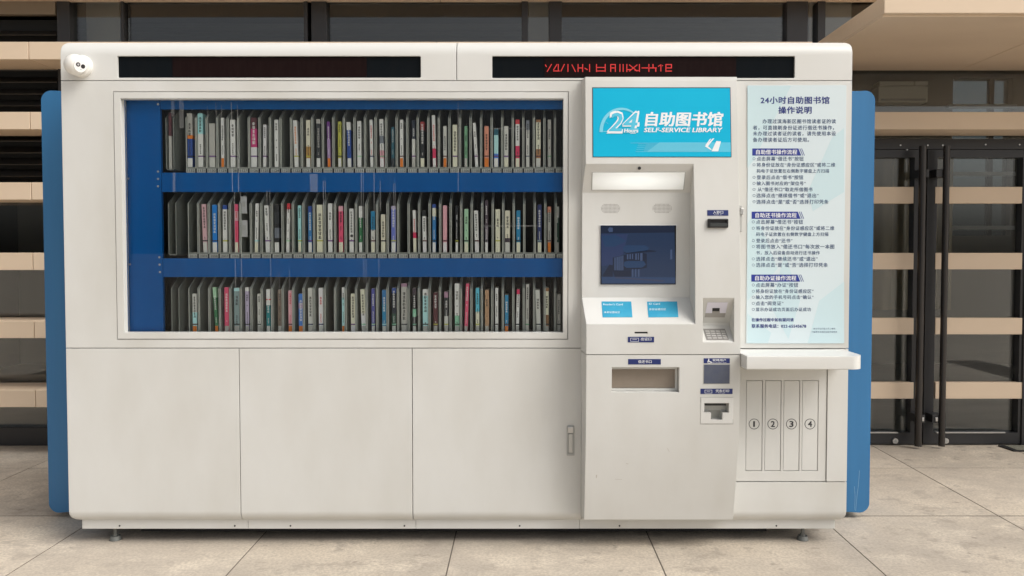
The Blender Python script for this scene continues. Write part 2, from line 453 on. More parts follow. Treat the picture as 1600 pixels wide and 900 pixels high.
# doors
zdt = Z(218, FR)
mb = MB(); mb.box(DL, XR, FR, GL + .05, Z(233, FR), zdt + .004); obj('door_header', mb, M_frame, bld)
pane(DL + .01, XR, zdt + .01, 3.9)
def leaf(px0, px1, s0w, s1w, bx0, bx1, hpx, lockpx, hw):
    y0, y1 = FR + .012, GL + .03
    x0, x1, z0, z1 = rect(px0, 234, px1, 697, y0)
    z0 = .012
    zr0, zr1 = Z(676, y0), Z(246, y0)
    mb = MB(); mb.ring((x0, x1, z0, z1), (x0 + s0w, x1 - s1w, zr0, zr1), y0, y1)
    d = obj('door', mb, M_frame, bld)
    pane(x0 + s0w - .01, x1 - s1w + .01, zr0 - .01, zr1 + .01, d, GL + .002)
    for py in (305, 408, 509.5, 610):
        zc = Z(py, y0)
        mb = MB(); mb.box(X(bx0, py, y0), X(bx1, py, y0), y0 - .006, GL - .004, zc - .062, zc + .062, bev=.002); obj('door_bar', mb, M_bars, d)
    mb = MB(); mb.box(x0 + s0w + .02, x1 - s1w - .1, y0 - .012, y0 + .004, zr0 - .002, zr0 + .007); obj('rail_trim', mb, M_steel, d)
    xh = X(hpx, 450, 6.03)
    mb = MB()
    zh0, zh1 = Z(697, 6.03), Z(228, 6.03)
    mb.cyl((xh, 6.03, max(zh0, .02)), (xh, 6.03, zh1), hw / 2, 20)
    obj('pull_handle', mb, mat('handle_bronze', (0.055, 0.05, 0.047), 0.28, metal=0.6), d, smooth=40)
    for py in (271, 654):
        zc = Z(py, 6.05)
        mb = MB(); mb.box(xh - .014, xh + .014 if hpx > 1450 else xh + .05, 6.03, y0 + .003, zc - .03, zc + .03, bev=.003) if hpx < 1450 else mb.box(xh - .07, xh + .014, 6.035, y0 + .003, zc - .03, zc + .03, bev=.003)
        obj('handle_bracket', mb, M_frame, d)
        if py == 654:
            mb = MB(); xx = xh + .022 if hpx < 1450 else xh - .05
            mb.box(xx, xx + .018, 6.026, 6.036, zc - .016, zc + .012, bev=.002); obj('bracket_screw', mb, M_steel, d)
    xl, zl = at(lockpx, 688.5, y0)
    mb = MB(); mb.cyl((xl, y0 - .014, zl), (xl, y0 + .002, zl), .021, 24); mb.cyl((xl, y0 - .0155, zl), (xl, y0 - .013, zl), .009, 16, mi=1)
    obj('door_lock', mb, [M_steel, M_grey], d, smooth=40)
    return d
leaf(1285, 1443.5, .08, .085, 1292, 1427, 1438.5, 1398, .052)
leaf(1446, 1600.5, .075, .03, 1461, 1596.5, 1475.5, 1477, .046)
x1 = X(1601, 450, FR)
mb = MB(); mb.box(x1, x1 + .1, FR, GL + .05, 0, Z(233, FR) - .002, bev=.003); obj('door_post', mb, M_frame, bld)
pane(x1 + .1, XR, .14, Z(233, FR))
mb = MB(); mb.box(x1 + .1, XR, FR, GL + .05, 0, .138); obj('plinth', mb, M_frame, bld)
for px, py in ((1407, 227), (1449.5, 227), (1417.5, 234), (1473, 227), (1479, 233), (1540, 226), (1593, 226), (1446.5, 242)):
    xx, zz = at(px, py, FR)
    mb = MB(); mb.cyl((xx, FR - .003, zz), (xx, FR + .02, zz), .006, 10); obj('header_bolt', mb, M_steel, bld)

# things behind the glass
def curtain(px0, px1, yy, label):
    x0, x1, z0, z1 = rect(px0, 232, px1, 484, yy)
    mb = MB(); n = 60; A = []
    for i in range(n + 1):
        u = i / n; x = x0 + (x1 - x0) * u
        A.append((x, yy + .035 * math.sin(u * (x1 - x0) * 42) + .012 * math.sin(u * 23)))
    B = [(x, y + .004) for x, y in A][::-1]
    mb.prism(A + B, 'z', z0, z1)
    o = obj('curtain', mb, M_curtain, smooth=50)
    tag(o, label, 'curtain', 'curtains behind the glass doors')
curtain(1362, 1424, 6.75, 'folded beige curtain behind the glass of the door leaf beside the blue side panel')
curtain(1459, 1486, 6.75, 'narrow beige curtain behind the glass of the wide door leaf, by its pull handle')
yy = 10.3
x0, x1, z0, z1 = rect(1373, 127, 1450, 160, yy)
ac = thing('air_conditioner', 'pale wall air conditioner seen through the dark glass above the doors', 'air conditioner', ((x0 + x1) / 2, yy, z0))
zm = z0 + (z1 - z0) * .8
M_ac = mat('aircon_plastic', (0.8, 0.79, 0.70), 0.4)
mb = MB(); mb.box(x0, x1, yy, yy + .2, z0, zm - .008, bev=.01); obj('body', mb, M_ac, ac)
xs = x0 + (x1 - x0) * .72
mb = MB(); mb.box(x0 + .005, xs - .008, yy - .01, yy + .2, zm, z1, bev=.008); obj('top_cover', mb, M_ac, ac)
mb = MB(); mb.box(xs + .008, x1 - .004, yy - .01, yy + .2, zm, z1, bev=.008); obj('top_cover', mb, M_ac, ac)
mb = MB(); mb.box(x0 + .03, x1 - .03, yy - .012, yy + .002, z0 + .02, z0 + .045); obj('air_outlet', mb, M_grey, ac)
# mat by the doors
gx = [(1556, 698.6), (1572, 707), (1640, 716), (1640, 698.6)]
def on_ground(px, py, z=0.0):
    u, v = (px - PPX) / FPX, (PPY - py) / FPX
    d = (u, math.cos(PITCH) + v * math.sin(PITCH), -math.sin(PITCH) + v * math.cos(PITCH))
    k = (z - CAM_H) / d[2]; return d[0] * k, d[1] * k
pts = [on_ground(1559, 699.2), on_ground(1572, 707)]
mx, my = pts[1][0] + .07, pts[1][1] + .02
mt = thing('door_mat', 'grey green mat with a black rubber edge lying by the glass doors', 'mat', (mx + .6, my + .1, 0))
o_ = [(mx, my), (mx + 1.2, my - .05), (mx + 1.2, FR - .02), (mx - .02, FR - .02)]
mb = MB(); mb.prism(o_, 'z', .0005, .009); obj('rubber_edge', mb, M_black, mt)
i_ = [(mx + .03, my + .015), (mx + 1.17, my - .03), (mx + 1.17, FR - .03), (mx + .02, FR - .03)]
mb = MB(); mb.prism(i_, 'z', .0092, .012); obj('mat_pile', mb, mat('mat_cloth', (0.17, 0.165, 0.13), 0.95, bump=(300, .6)), mt)

# ---------------------------------------------------------------- the self-service library machine
F = 4.03                                  # front plane of the cabinet
BXL, BXR = X(95, 110, F), X(1331.5, 110, F)
ZTOP, ZSEAM, ZMID, ZBOT, ZSK = Z(61.5, F), Z(126, F), Z(544, F), Z(817, F), Z(826, F + .045)
G = .0016                                 # half a seam
mach = thing('self_service_library', 'large white and blue self-service library machine with glazed book shelves and touch screen', 'library machine', ((BXL + BXR) / 2, F + .4, 0))
XM = X(713.5, 95, F)
RT = .075
# header: two lengths with a rounded top, an LED window in each
def header(x0, x1, hole, side):
    pr = [(F, ZSEAM + G)] + [(F + RT - RT * math.cos(R(a)), ZTOP - RT + RT * math.sin(R(a))) for a in range(0, 91, 9)] + [(F + .9, ZTOP), (F + .9, ZSEAM + G)]
    mb = MB(); mb.prism(pr, 'x', x0, x1)
    clip = MB(); c = (0, 0, 0, 1) if side == 'l' else (0, 0, 1, 0)
    clip.prism(rrect(x0 - .0 if side == 'l' else x0 - .1, x1 + .1 if side == 'l' else x1, ZSEAM - .1, ZTOP, .035, 8, c), 'y', F - .1, F + 1)
    hx0, hx1, hz0, hz1 = hole
    cut = MB(); cut.prism(rrect(hx0, hx1, hz0, hz1, .006, 4), 'y', F - .1, F + .05)
    me = boolean(mb.mesh('header_panel', [M_header]), [clip], 'INTERSECT')
    me = boolean(me, [cut])
    o = link('header_panel', me, mach, smooth=25)
    mb = MB(); mb.box(hx0 - .004, hx1 + .004, F + .012, F + .03, hz0 - .004, hz1 + .004)
    return obj('led_window', mb, M_led, mach)
h1 = rect(183.5, 87.5, 657.5, 121.5, F); h2 = rect(769, 87.5, 1242, 122, F)
led1 = header(BXL, XM - G, h1, 'l')
led2 = header(XM + G, BXR, h2, 'r')
for led, a, b_ in ((led1, 270, 573), (led2, 851, 1150)):
    x0, x1, z0, z1 = rect(a, 90, b_, 120, F + .012)
    mb = MB(); mb.box(x0, x1, F + .0095, F + .0125, z0, z1); obj('led_module', mb, M_ledmod, led)
# the half-lit running text of red LED dots
strokes = [(85, 115, 95, 132), (150, 110, 105, 185), (210, 110, 175, 165), (175, 180, 235, 180), (225, 110, 225, 180), (290, 110, 255, 180), (330, 110, 330, 185),
    (375, 115, 410, 185), (440, 110, 440, 185), (490, 110, 490, 185), (440, 147, 490, 147), (515, 150, 540, 165), (565, 110, 565, 185), (640, 110, 640, 185),
    (735, 110, 735, 185), (640, 142, 735, 142), (640, 180, 735, 180), (795, 110, 795, 185), (845, 110, 845, 185), (795, 110, 845, 110), (795, 147, 845, 147),
    (895, 110, 895, 185), (930, 110, 930, 185), (970, 110, 970, 185), (1107, 110, 1107, 185), (1000, 115, 1080, 180), (1080, 115, 1000, 180), (970, 165, 1010, 165),
    (1060, 175, 1107, 175), (1135, 147, 1290, 147), (1210, 110, 1210, 185), (1255, 110, 1255, 147), (1285, 147, 1285, 185), (1340, 115, 1340, 180), (1315, 128, 1335, 115),
    (1345, 115, 1358, 122), (1395, 110, 1395, 185), (1395, 110, 1455, 110), (1395, 147, 1455, 147), (1455, 110, 1455, 147), (1395, 181, 1455, 181)]
mb = MB(); seen = set()
for a, b_, c, d in strokes:
    n = max(1, round(math.hypot(c - a, d - b_) / 10.5))
    for i in range(n + 1):
        px, py = 840 + (a + (c - a) * i / n) / 6.957, 85 + (b_ + (d - b_) * i / n) / 6.957
        key = (round(px / 1.2), round(py / 1.2))
        if key in seen: continue
        seen.add(key)
        x, z = at(px, py, F + .009); h = .00205
        mb.box(x - h, x + h, F + .0088, F + .0096, z - h, z + h)
tag(obj('red_lettering', mb, M_red, led2), kind='stuff')

# upper panel round the display window, window frame, glass
UXL, UXR = X(99, 330, F), X(909.5, 330, F)
UXL = BXL
wf = rect(180.5, 143.5, 887.5, 530, F)    # outside of the window frame
wi = rect(191.5, 154, 880, 519.5, F)      # opening
mb = MB(); mb.ring((UXL, UXR, ZMID + G, ZSEAM - G), (wf[0] - G, wf[1] + G, wf[2] - G, wf[3] + G), F, F + .03)
obj('upper_panel', mb, M_white, mach)
mb = MB(); mb.ring((wf[0] + G, wf[1] - G, wf[2] + G, wf[3] - G), wi, F - .002, F + .055); obj('window_frame', mb, M_white, mach)
mb = MB(); mb.box(wi[0] + .0005, wi[1] - .0005, F + .036, F + .042, wi[2] + .0005, wi[3] - .0005)
pane_o = obj('display_glass', mb, M_pane, mach)

# streaks that rain and wiping have left on the outside of the glass
sm = bpy.data.materials.new('glass_streak'); sm.use_nodes = True
t_ = sm.node_tree; t_.nodes.remove(t_.nodes['Principled BSDF'])
a_ = t_.nodes.new('ShaderNodeBsdfTransparent'); d_ = t_.nodes.new('ShaderNodeBsdfDiffuse'); d_.inputs[0].default_value = (.75, .76, .76, 1)
m_ = t_.nodes.new('ShaderNodeMixShader'); m_.inputs[0].default_value = .10
t_.links.new(a_.outputs[0], m_.inputs[1]); t_.links.new(d_.outputs[0], m_.inputs[2]); t_.links.new(m_.outputs[0], t_.nodes['Material Output'].inputs[0])
rs = random.Random(5)
for px, ya, yb2, ww in ((361.5, 160, 300, 1.1), (371, 164, 300, 1.0), (366, 300, 452, .8), (375.5, 300, 440, .8), (324, 166, 185, .7), (337, 160, 182, .6), (346, 164, 186, .6), (417, 298, 330, .8), (421.5, 296, 520, .7), (505, 282, 330, .9), (508, 282, 310, .7),
                       (564.5, 262, 330, .9), (567.5, 262, 440, .6), (584.5, 270, 330, 1.0), (594, 283, 330, .8), (615, 287, 325, .7), (617.5, 286, 410, .6), (572, 406, 520, .6), (592, 405, 480, .6), (436, 424, 470, .6), (452, 422, 480, .6), (270, 150, 182, 5), (283, 150, 200, 7), (272, 270, 300, 4), (490, 272, 300, 12), (716, 160, 300, .8), (795, 200, 202, 60), (800, 352, 354, 90)):
    x, z1 = at(px, ya, F + .0355); z0 = Z(yb2, F + .0355)
    h = ww / 2 / 315
    k = rs.uniform(-.002, .002)
    mb = MB(); mb.prism([(x - h + k, z0), (x + h + k, z0), (x + h, z1), (x - h, z1)], 'y', F + .0352, F + .0358)
    mm = sm
    if ww >= 3:
        mm = MATS.get('glass_smear')
        if not mm:
            mm = sm.copy(); mm.name = 'glass_smear'; MATS['glass_smear'] = mm
            [n for n in mm.node_tree.nodes if n.type == 'MIX_SHADER'][0].inputs[0].default_value = .055
    obj('glass_streak', mb, mm, pane_o)

# lower doors with a rounded foot
def foot_panel(name, x0, x1, zt, left=False, right=False, rr=.06):
    pr = [(F, zt), (F, ZBOT + rr)] + [(F + rr - rr * math.cos(R(a)), ZBOT + rr - rr * math.sin(R(a))) for a in range(9, 91, 9)] + [(F + rr + .002, zt)]
    mb = MB(); mb.prism(pr, 'x', x0, x1)
    me = mb.mesh(name, [M_white])
    if left or right:
        c = MB(); c.prism(rrect(x0 if left else x0 - .2, x1 if right else x1 + .2, ZBOT - .0001, zt + .2, .05, 8, (1, 0, 0, 0) if left else (0, 1, 0, 0)), 'y', F - .1, F + 1)
        me = boolean(me, [c], 'INTERSECT')
    return link(name, me, mach, smooth=25)
dx = [BXL, X(375, 680, F), X(644.5, 680, F), UXR]
for i in range(3):
    d = foot_panel('cabinet_door', dx[i] + (G if i else 0), dx[i + 1] - G, ZMID - G, left=(i == 0))
    if i == 2:
        hx0, hx1, hz0, hz1 = rect(885.5, 665, 897.5, 711.5, F)
        mb = MB(); mb.prism(rrect(hx0, hx1, hz0, hz1, .004, 4), 'y', F - .006, F + .002)
        q = boolean(mb.mesh('door_handle', [M_grey, M_steel]), [MB().box(hx0 + .006, hx1 - .006, F - .02, F - .002, hz0 + .012, hz1 - .035)])
        hnd = link('door_handle', q, d)
        mb = MB(); mb.box(hx0 + .0085, hx1 - .0085, F - .008, F - .001, hz0 + .015, hz1 - .04, bev=.0015); mb.cyl(((hx0 + hx1) / 2, F - .0105, hz0 + .035), ((hx0 + hx1) / 2, F - .0075, hz0 + .035), .0075, 16, mi=1)
        mb.box(hx0 + .004, hx1 - .004, F - .012, F - .005, hz1 - .036, hz1 - .004, mi=1, bev=.003)
        obj('handle_lever', mb, [mat('lever_grey', (0.55, 0.55, 0.52), 0.3, metal=.3), M_steel], d)
# skirt under the doors
sk = [X(121, 822, F), X(383, 822, F), X(648, 822, F), X(906.5, 822, F), X(1310, 822, F)]
for i in range(4):
    y0 = F + (.043 if i < 3 else .045)
    mb = MB(); mb.box(sk[i] + (.0008 if i else 0), sk[i + 1] - .0008, y0, y0 + .02, ZSK, ZBOT - .0005 + .02, bev=.001)
    s = obj('skirt_plate', mb, M_white, mach)
    for px in ((187, 367), (454, 632), (), (968, 1213))[i] if i != 2 else (812,):
        xx, zz = at(px, 821.5, y0); mb = MB(); mb.cyl((xx, y0 - .002, zz), (xx, y0 + .003, zz), .0045, 10); obj('screw', mb, M_ink, s)
# carcass and feet
mb = MB()
WB = F + .56                              # back of the display compartment
ix0, ix1, iz0, iz1 = wf[0] + .005, wf[1] - .005, wf[2] - .006, wf[3] + .005
mb.box(BXL + .004, UXR - .004, F + .066, F + .86, ZBOT + .004, iz0)
mb.box(BXL + .004, ix0, F + .034, F + .86, iz0 + .0005, ZSEAM - .002)
mb.box(ix1, UXR - .004, F + .034, F + .86, iz0 + .0005, ZSEAM - .002)
mb.box(ix0 + .0005, ix1 - .0005, F + .057, F + .86, iz1, ZSEAM - .002)
mb.box(ix0 + .0005, ix1 - .0005, WB, F + .86, iz0 + .0005, iz1 - .0005)
mb.box(UXR - .003, BXR - .004, F + .072, F + .86, ZBOT + .004, ZSEAM - .002)
obj('carcass', mb, M_carc, mach)
mb = MB(); mb.box(BXL + .30, BXR - .36, F + .125, F + .74, .032, ZBOT + .002); obj('shade_block', mb, M_dark, mach)  # dark block added to deepen the shade under the cabinet
for x in (BXL, BXR - .003):
    mb = MB(); mb.box(x, x + .003, F + .0605, F + .87, ZBOT + .06, ZSEAM - .002); obj('end_skin', mb, M_white, mach)
for px in (180.5, 1254):
    xx, yy = on_ground(px, 846)
    yy = F + .09; xx = X(px, 838, yy)
    mb = MB(); mb.cyl((xx, yy, .024), (xx, yy, ZBOT + .01), .0085, 14); mb.cyl((xx, yy, .001), (xx, yy, .022), .030, 20, r2=.024); mb.cyl((xx, yy, .022), (xx, yy, .032), .013, 6)
    obj('levelling_foot', mb, M_foot, mach, smooth=40)
    mb = MB(); mb.cyl((xx, F + .78, .024), (xx, F + .78, ZBOT + .01), .0085, 14); mb.cyl((xx, F + .78, .001), (xx, F + .78, .022), .030, 20, r2=.024)
    obj('levelling_foot', mb, M_foot, mach, smooth=40)
# blue side panels
SYF = F + .42
for side, (a, b_) in enumerate(((64.5, 110), (1310, 1367.5))):
    x0, x1, z0, z1 = rect(a, 141.5, b_, 801, SYF)
    x0, x1 = (X(64, 150, SYF), BXL - .002) if side == 0 else (BXR + .002, X(1367.5, 150, SYF))
    mb = MB()
    pts = rrect(x0, x1, z0, z1, .055, 10, (1, 0, 0, 1) if side == 0 else (0, 1, 1, 0))
    mb.prism(pts, 'y', SYF, SYF + .42)
    es = [e for e in mb.bm.edges if all(abs(v.co.y - SYF) < 1e-6 for v in e.verts) and not all(abs(v.co.x - (x1 if side == 0 else x0)) < 1e-5 for v in e.verts)]
    bmesh.ops.bevel(mb.bm, geom=es, offset=.022, segments=4, affect='EDGES', profile=.5)
    sp = obj('side_panel', mb, M_blue, mach, smooth=35)
    if side == 1:                         # two long pale scratches near its foot
        sp['label'] = 'blue side panel with pale scratches near its foot'
        mb = MB()
        for ln in (((1343, 735), (1341, 760), (1339, 775), (1337, 798)), ((1335, 760), (1336, 775), (1335.5, 797))):
            for (p, q) in zip(ln, ln[1:]):
                (xa, za), (xb, zb) = at(*p, SYF), at(*q, SYF)
                mb.poly([(xa - .0009, SYF - .0006, za), (xa + .0009, SYF - .0006, za), (xb + .0009, SYF - .0006, zb), (xb - .0009, SYF - .0006, zb)])
        tag(obj('scratch', mb, mat('scratch_pale', (0.22, 0.38, 0.55), 0.5), sp), kind='stuff')

# right hand column: poster panel, counter, numbered slots, foot
PXL = UXR + .004
mb = MB(); mb.box(PXL, BXR, F, F + .03, ZMID - .002 + G, ZSEAM - G); pp = obj('poster_panel', mb, M_white, mach)
pr_ = rect(1167.5, 133.5, 1319.5, 536.5, F); PO = F - .0035
mb = MB(); mb.box(pr_[0], pr_[1], PO, F - .0003, pr_[2], pr_[3]); po = obj('poster', mb, M_poster, mach)
def pz(pts, y): return [(at(px, py, y)[0], y, at(px, py, y)[1]) for px, py in pts]
mb = MB()
for pts in ([(1168, 134), (1236, 134), (1178, 250), (1168, 262)], [(1300, 215), (1319, 200), (1319, 300), (1270, 330), (1262, 300)], [(1180, 330), (1215, 420), (1168, 470), (1168, 350)],
            [(1226, 395), (1250, 470), (1232, 530), (1205, 480)], [(1168, 490), (1205, 520), (1200, 536), (1168, 536)], [(1280, 470), (1319, 440), (1319, 536), (1262, 536)]):
    mb.poly(pz(pts, PO - .0004))
obj('pale_shapes', mb, M_poster2, po)
bold_lines = [('24小时自助图书馆', 1188.7, 1295.8, 156.5), ('操作说明', 1216.5, 1268, 172)]
lines = [('办理过滨海新区图书馆读者证的读', 1191.5, 1306, 189.5), ('者，可直接刷身份证进行借还书操作，', 1176.5, 1303, 199.5),
    ('未办理过读者证的读者，请先使用本设', 1176.5, 1306, 208.7), ('备办理读者证后方可使用。', 1176.5, 1264, 218.3),
    ('点击屏幕“借还书”按钮', 1182.5, 1255.5, 248), ('将身份证放在“身份证感应区”或将二维', 1182.5, 1305, 257.5), ('码电子证放置在右侧数字键盘上方扫描', 1182.5, 1295.5, 267),
    ('登录后点击“借书”按钮', 1182.5, 1255, 277), ('输入图书对应的“架位号”', 1182.5, 1259, 286.5), ('从“借还书口”取走所借图书', 1184, 1269.5, 296),
    ('选择点击“继续借书”或“退出”', 1182, 1279, 305.5), ('选择点击“是”或“否”选择打印凭条', 1182, 1294.5, 315.3),
    ('点击屏幕“借还书”按钮', 1181.5, 1254.5, 346.7), ('将身份证放在“身份证感应区”或将二维', 1181.5, 1303.5, 356.5), ('码电子证放置在右侧数字键盘上方扫描', 1181.5, 1294.5, 366),
    ('登录后点击“还书”', 1181.5, 1238, 376), ('将图书放入“借还书口”每次放一本图', 1181.5, 1303.5, 385.3), ('书，放入后设备自动进行还书操作', 1181.5, 1281, 395),
    ('选择点击“继续还书”或“退出”', 1181.5, 1277.5, 404.5), ('选择点击“是”或“否”选择打印凭条', 1181.5, 1293.5, 414),
    ('点击屏幕“办证”按钮', 1181, 1247, 445.3), ('将身份证放在“身份证感应区”', 1181, 1271, 455), ('输入您的手机号码点击“确认”', 1181, 1271, 464.3),
    ('点击“阅览证”', 1181, 1224, 474), ('显示办证成功页面后办证成功', 1181, 1267, 483.5),
    ('您也可以扫描上方二维码', 1271, 1305, 513.5), ('了解更多滨海新区图书馆信息', 1268, 1308, 518.7)]
bold_small = [('在操作过程中如有疑问请', 1174.5, 1240, 499.7), ('联系服务电话：022-65545678', 1174.5, 1259.5, 509.5)]
PT = PO - .0009
def line(mb, s, a, b_, py, yf=None, bold=0., y=PT, **k):
    xa, zc = at(a, py, y); xb = X(b_, py, y)
    add_text(mb, yf or (lambda z: y), s, xa, xb, zc, bold=bold, **k)
mb = MB()
for s, a, b_, py in bold_lines: line(mb, s, a, b_, py, bold=.045, zk=.92, spacing=1.08)
for s, a, b_, py in bold_small: line(mb, s, a, b_, py, bold=.05, spacing=1.05)
tag(obj('title_lettering', mb, M_blueink, po), kind='stuff')
mb = MB()
for s, a, b_, py in lines: line(mb, s, a, b_, py, bold=.02 if py < 500 else 0, spacing=1.1)
for py in (248, 257.5, 277, 286.5, 296, 305.5, 315.3, 346.7, 356.5, 376, 385.3, 404.5, 414, 445.3, 455, 464.3, 474, 483.5):
    px = 1178.2 if py < 330 else 1177
    x, z = at(px, py, PT); n = 12; r1, r0 = .0068, .0052
    for k in range(n):
        a0, a1 = 2 * math.pi * k / n, 2 * math.pi * (k + 1) / n
        mb.poly([(x + r * math.cos(a_), PT, z + r * math.sin(a_)) for r, a_ in ((r1, a0), (r1, a1), (r0, a1), (r0, a0))])
tag(obj('body_lettering', mb, M_textink, po), kind='stuff')
for (xa, xb, ya, yb, s) in ((1175.5, 1252, 232, 243, '自助借书操作流程'), (1174.5, 1251, 330.7, 341.9, '自助还书操作流程'), (1174, 1250.5, 429, 440, '自助办证操作流程')):
    mb = MB(); mb.poly(pz([(xa, ya), (xb - 4.5, ya), (xb, yb), (xa, yb)], PT))
    for d in (1.8, 4.6): mb.poly(pz([(xb - 4.5 + d, ya), (xb - 3.6 + d, ya), (xb + .9 + d, yb), (xb + d, yb)], PT))
    mb.bm.normal_update()
    hb = obj('heading_bar', mb, mat('heading_blue', (0.018, 0.035, 0.27), .45), po)
    mb = MB(); line(mb, s, xa + 6, xb - 6.5, (ya + yb) / 2, bold=.03, y=PT - .0005, spacing=1.06); tag(obj('heading_lettering', mb, M_print, po), kind='stuff')
# slim lock handle beside the kiosk
x0, x1, z0, z1 = rect(1150, 321, 1161.5, 362, F - .02)
mb = MB(); mb.box(x0, x1 - .004, F - .016, F + .001, z0, z1, bev=.003); mb.box(x1 - .016, x1, F - .026, F - .012, z1 - .045, z1 - .012, mi=1, bev=.004)
obj('panel_handle', mb, [M_grey, M_steel], pp)

# slots panel
sx0, sx1, sz0, sz1 = rect(1120, 573, 1291.5, 752.5, F + .004)
sx0 = UXR + .2
slots = [rect(a, 595, b_, 735, F + .006) for a, b_ in ((1166, 1190.5), (1195.5, 1219.5), (1224.5, 1248.5), (1253.5, 1277.5))]
mb = MB(); mb.box(sx0, sx1 - G, F + .004, F + .018, sz0 + G, sz1)
me = boolean(mb.mesh('slot_panel', [M_white]), [MB().box(s[0] - .0022, s[1] + .0022, F - .1, F + .1, s[2] - .0022, s[3] + .0022) for s in slots])
spn = link('slot_panel', me, mach)
for k, s in enumerate(slots):
    mb = MB(); mb.box(s[0], s[1], F + .0055, F + .016, s[2], s[3]); sd = obj('slot_door', mb, M_white, mach)
    x, z = (s[0] + s[1]) / 2, Z(662.5, F + .005); yy = F + .0049
    mb = MB(); n = 40
    for q in range(n):
        a0, a1 = 2 * math.pi * q / n, 2 * math.pi * (q + 1) / n
        mb.poly([(x + r * math.cos(a_), yy, z + r * math.sin(a_)) for r, a_ in ((.0268, a0), (.0268, a1), (.0238, a1), (.0238, a0))])
    wd = .0085 if k == 0 else .0185
    add_text(mb, lambda zz: yy, str(k + 1), x - wd / 2 - (.001 if k == 0 else 0), x + wd / 2, z, bold=0 if k == 0 else .05, height=.029)
    obj('number_lettering', mb, M_ink, sd)
# dark gap behind the slots, rim and foot of the column
mb = MB(); mb.box(sx0, sx1, F + .0185, F + .03, sz0, sz1); obj('slot_backing', mb, M_dark, mach)
mb = MB(); mb.box(sx1 + G, BXR, F, F + .06, sz0 + G, ZMID - .004); obj('column_stile', mb, M_white, mach)
foot_panel('column_foot', UXR + .003, BXR, sz0 - G * 1.5, right=True)
# ---- kiosk in the middle
KPROF = [(118, .055), (126, .06), (190, .08), (256, .098), (330, .128), (400, .148), (480, .160), (553, .166), (600, .164), (650, .156), (700, .138), (740, .115), (780, .085), (812, .058)]
def smooth_profile(P):
    out = []
    for i in range(len(P) - 1):
        p0, p1, p2, p3 = P[max(i - 1, 0)], P[i], P[i + 1], P[min(i + 2, len(P) - 1)]
        m1 = (p2[1] - p0[1]) / (p2[0] - p0[0]); m2 = (p3[1] - p1[1]) / (p3[0] - p1[0]); h = p2[0] - p1[0]
        n = max(1, int(h / 9))
        for k in range(n):
            t = k / n
            out.append((p1[0] + h * t, (2 * t**3 - 3 * t**2 + 1) * p1[1] + (t**3 - 2 * t**2 + t) * h * m1 + (-2 * t**3 + 3 * t**2) * p2[1] + (t**3 - t**2) * h * m2))
    return out + [P[-1]]
KZY = []
for py, p in smooth_profile(KPROF): KZY.append((Z(py, F - p), F - p))
def ky(z):
    for (z1_, y1_), (z0_, y0_) in zip(KZY, KZY[1:]):
        if z >= z0_: return y0_ + (y1_ - y0_) * (z - z0_) / (z1_ - z0_)
    return KZY[-1][1]
def kat(px, py):
    """point of the kiosk front shown at (px, py)"""
    y = F - .12
    for _ in range(12): y = ky(at(px, py, y)[1])
    x, z = at(px, py, y); return x, y, z
KXL, KXR = kat(916, 400)[0], kat(1157, 500)[0]
KSEAM = kat(1000, 554.3)[2]
zk_top, zk_bot = ZSEAM + .006, KZY[-1][0]
def kprism(z0, z1):
    zs = [z1] + [z for z, _ in KZY if z0 + .004 < z < z1 - .004] + [z0]
    mb = MB(); mb.prism([(ky(z), z) for z in zs] + [(F + .03, z0), (F + .03, z1)], 'x', KXL, KXR)
    for v in mb.bm.verts:
        if v.co.y > F + .02 and v.co.x < KXL + .001: v.co.x -= .016
    return mb
def kbox(px0, py0, px1, py1, depth):
    x0, _, z1 = kat(px0, py0); x1, _, z0 = kat(px1, py1)
    ym = ky((z0 + z1) / 2)
    return MB().box(x0, x1, ym - .2, ym + depth, z0, z1), (x0, x1, z0, z1, ym)
yb = F - .028                             # back wall of the alcove
za, zb_, zc_, zd = kat(1000, 256)[2], Z(301, yb), Z(465, yb), kat(1000, 506.5)[2]
ya, yd = ky(za), ky(zd)
ax1 = kat(1086, 400)[0]
alc = MB(); alc.prism([(ya - .3, za), (ya, za), (yb, zb_), (yb, zc_), (yd, zd), (yd - .3, zd)], 'x', KXL - .2, ax1)
nx0, _, nz1 = kat(1098, 465.5); nx1, _, nz0 = kat(1147, 535)
yn0, yn1 = ky(nz1), ky(nz0)
ND = .085
nzm, nzk = nz1 - (nz1 - nz0) * .60, nz1 - (nz1 - nz0) * .66
nb = yn0 + ND
nic = MB(); nic.prism([(yn0 - .3, nz1), (yn0, nz1), (nb, nzm), (nb, nzk), (yn1, nz0), (yn1 - .3, nz0)], 'x', nx0, nx1)
card_c, card = kbox(991.5, 518.6, 1012, 521.2, .02)
me = boolean(kprism(KSEAM + G, zk_top).mesh('kiosk_upper', [M_white]), [alc, nic, card_c])
kup = link('kiosk_upper', me, mach)
book_c, bs = kbox(956, 574, 1061, 613, .055)
prn_c, _ = kbox(1100, 629.5, 1139, 645, .05)
prn2_c, _ = kbox(1110.5, 644, 1129, 656, .05)
me = boolean(kprism(zk_bot, KSEAM - G).mesh('kiosk_lower', [M_white]), [book_c, prn_c, prn2_c])
klo = link('kiosk_lower', me, mach)
mb = MB(); mb.box(KXL + .006, KXR - .006, ky(KSEAM) + .012, F + .02, KSEAM - .004, KSEAM + .004); obj('kiosk_seam', mb, M_dark, mach)

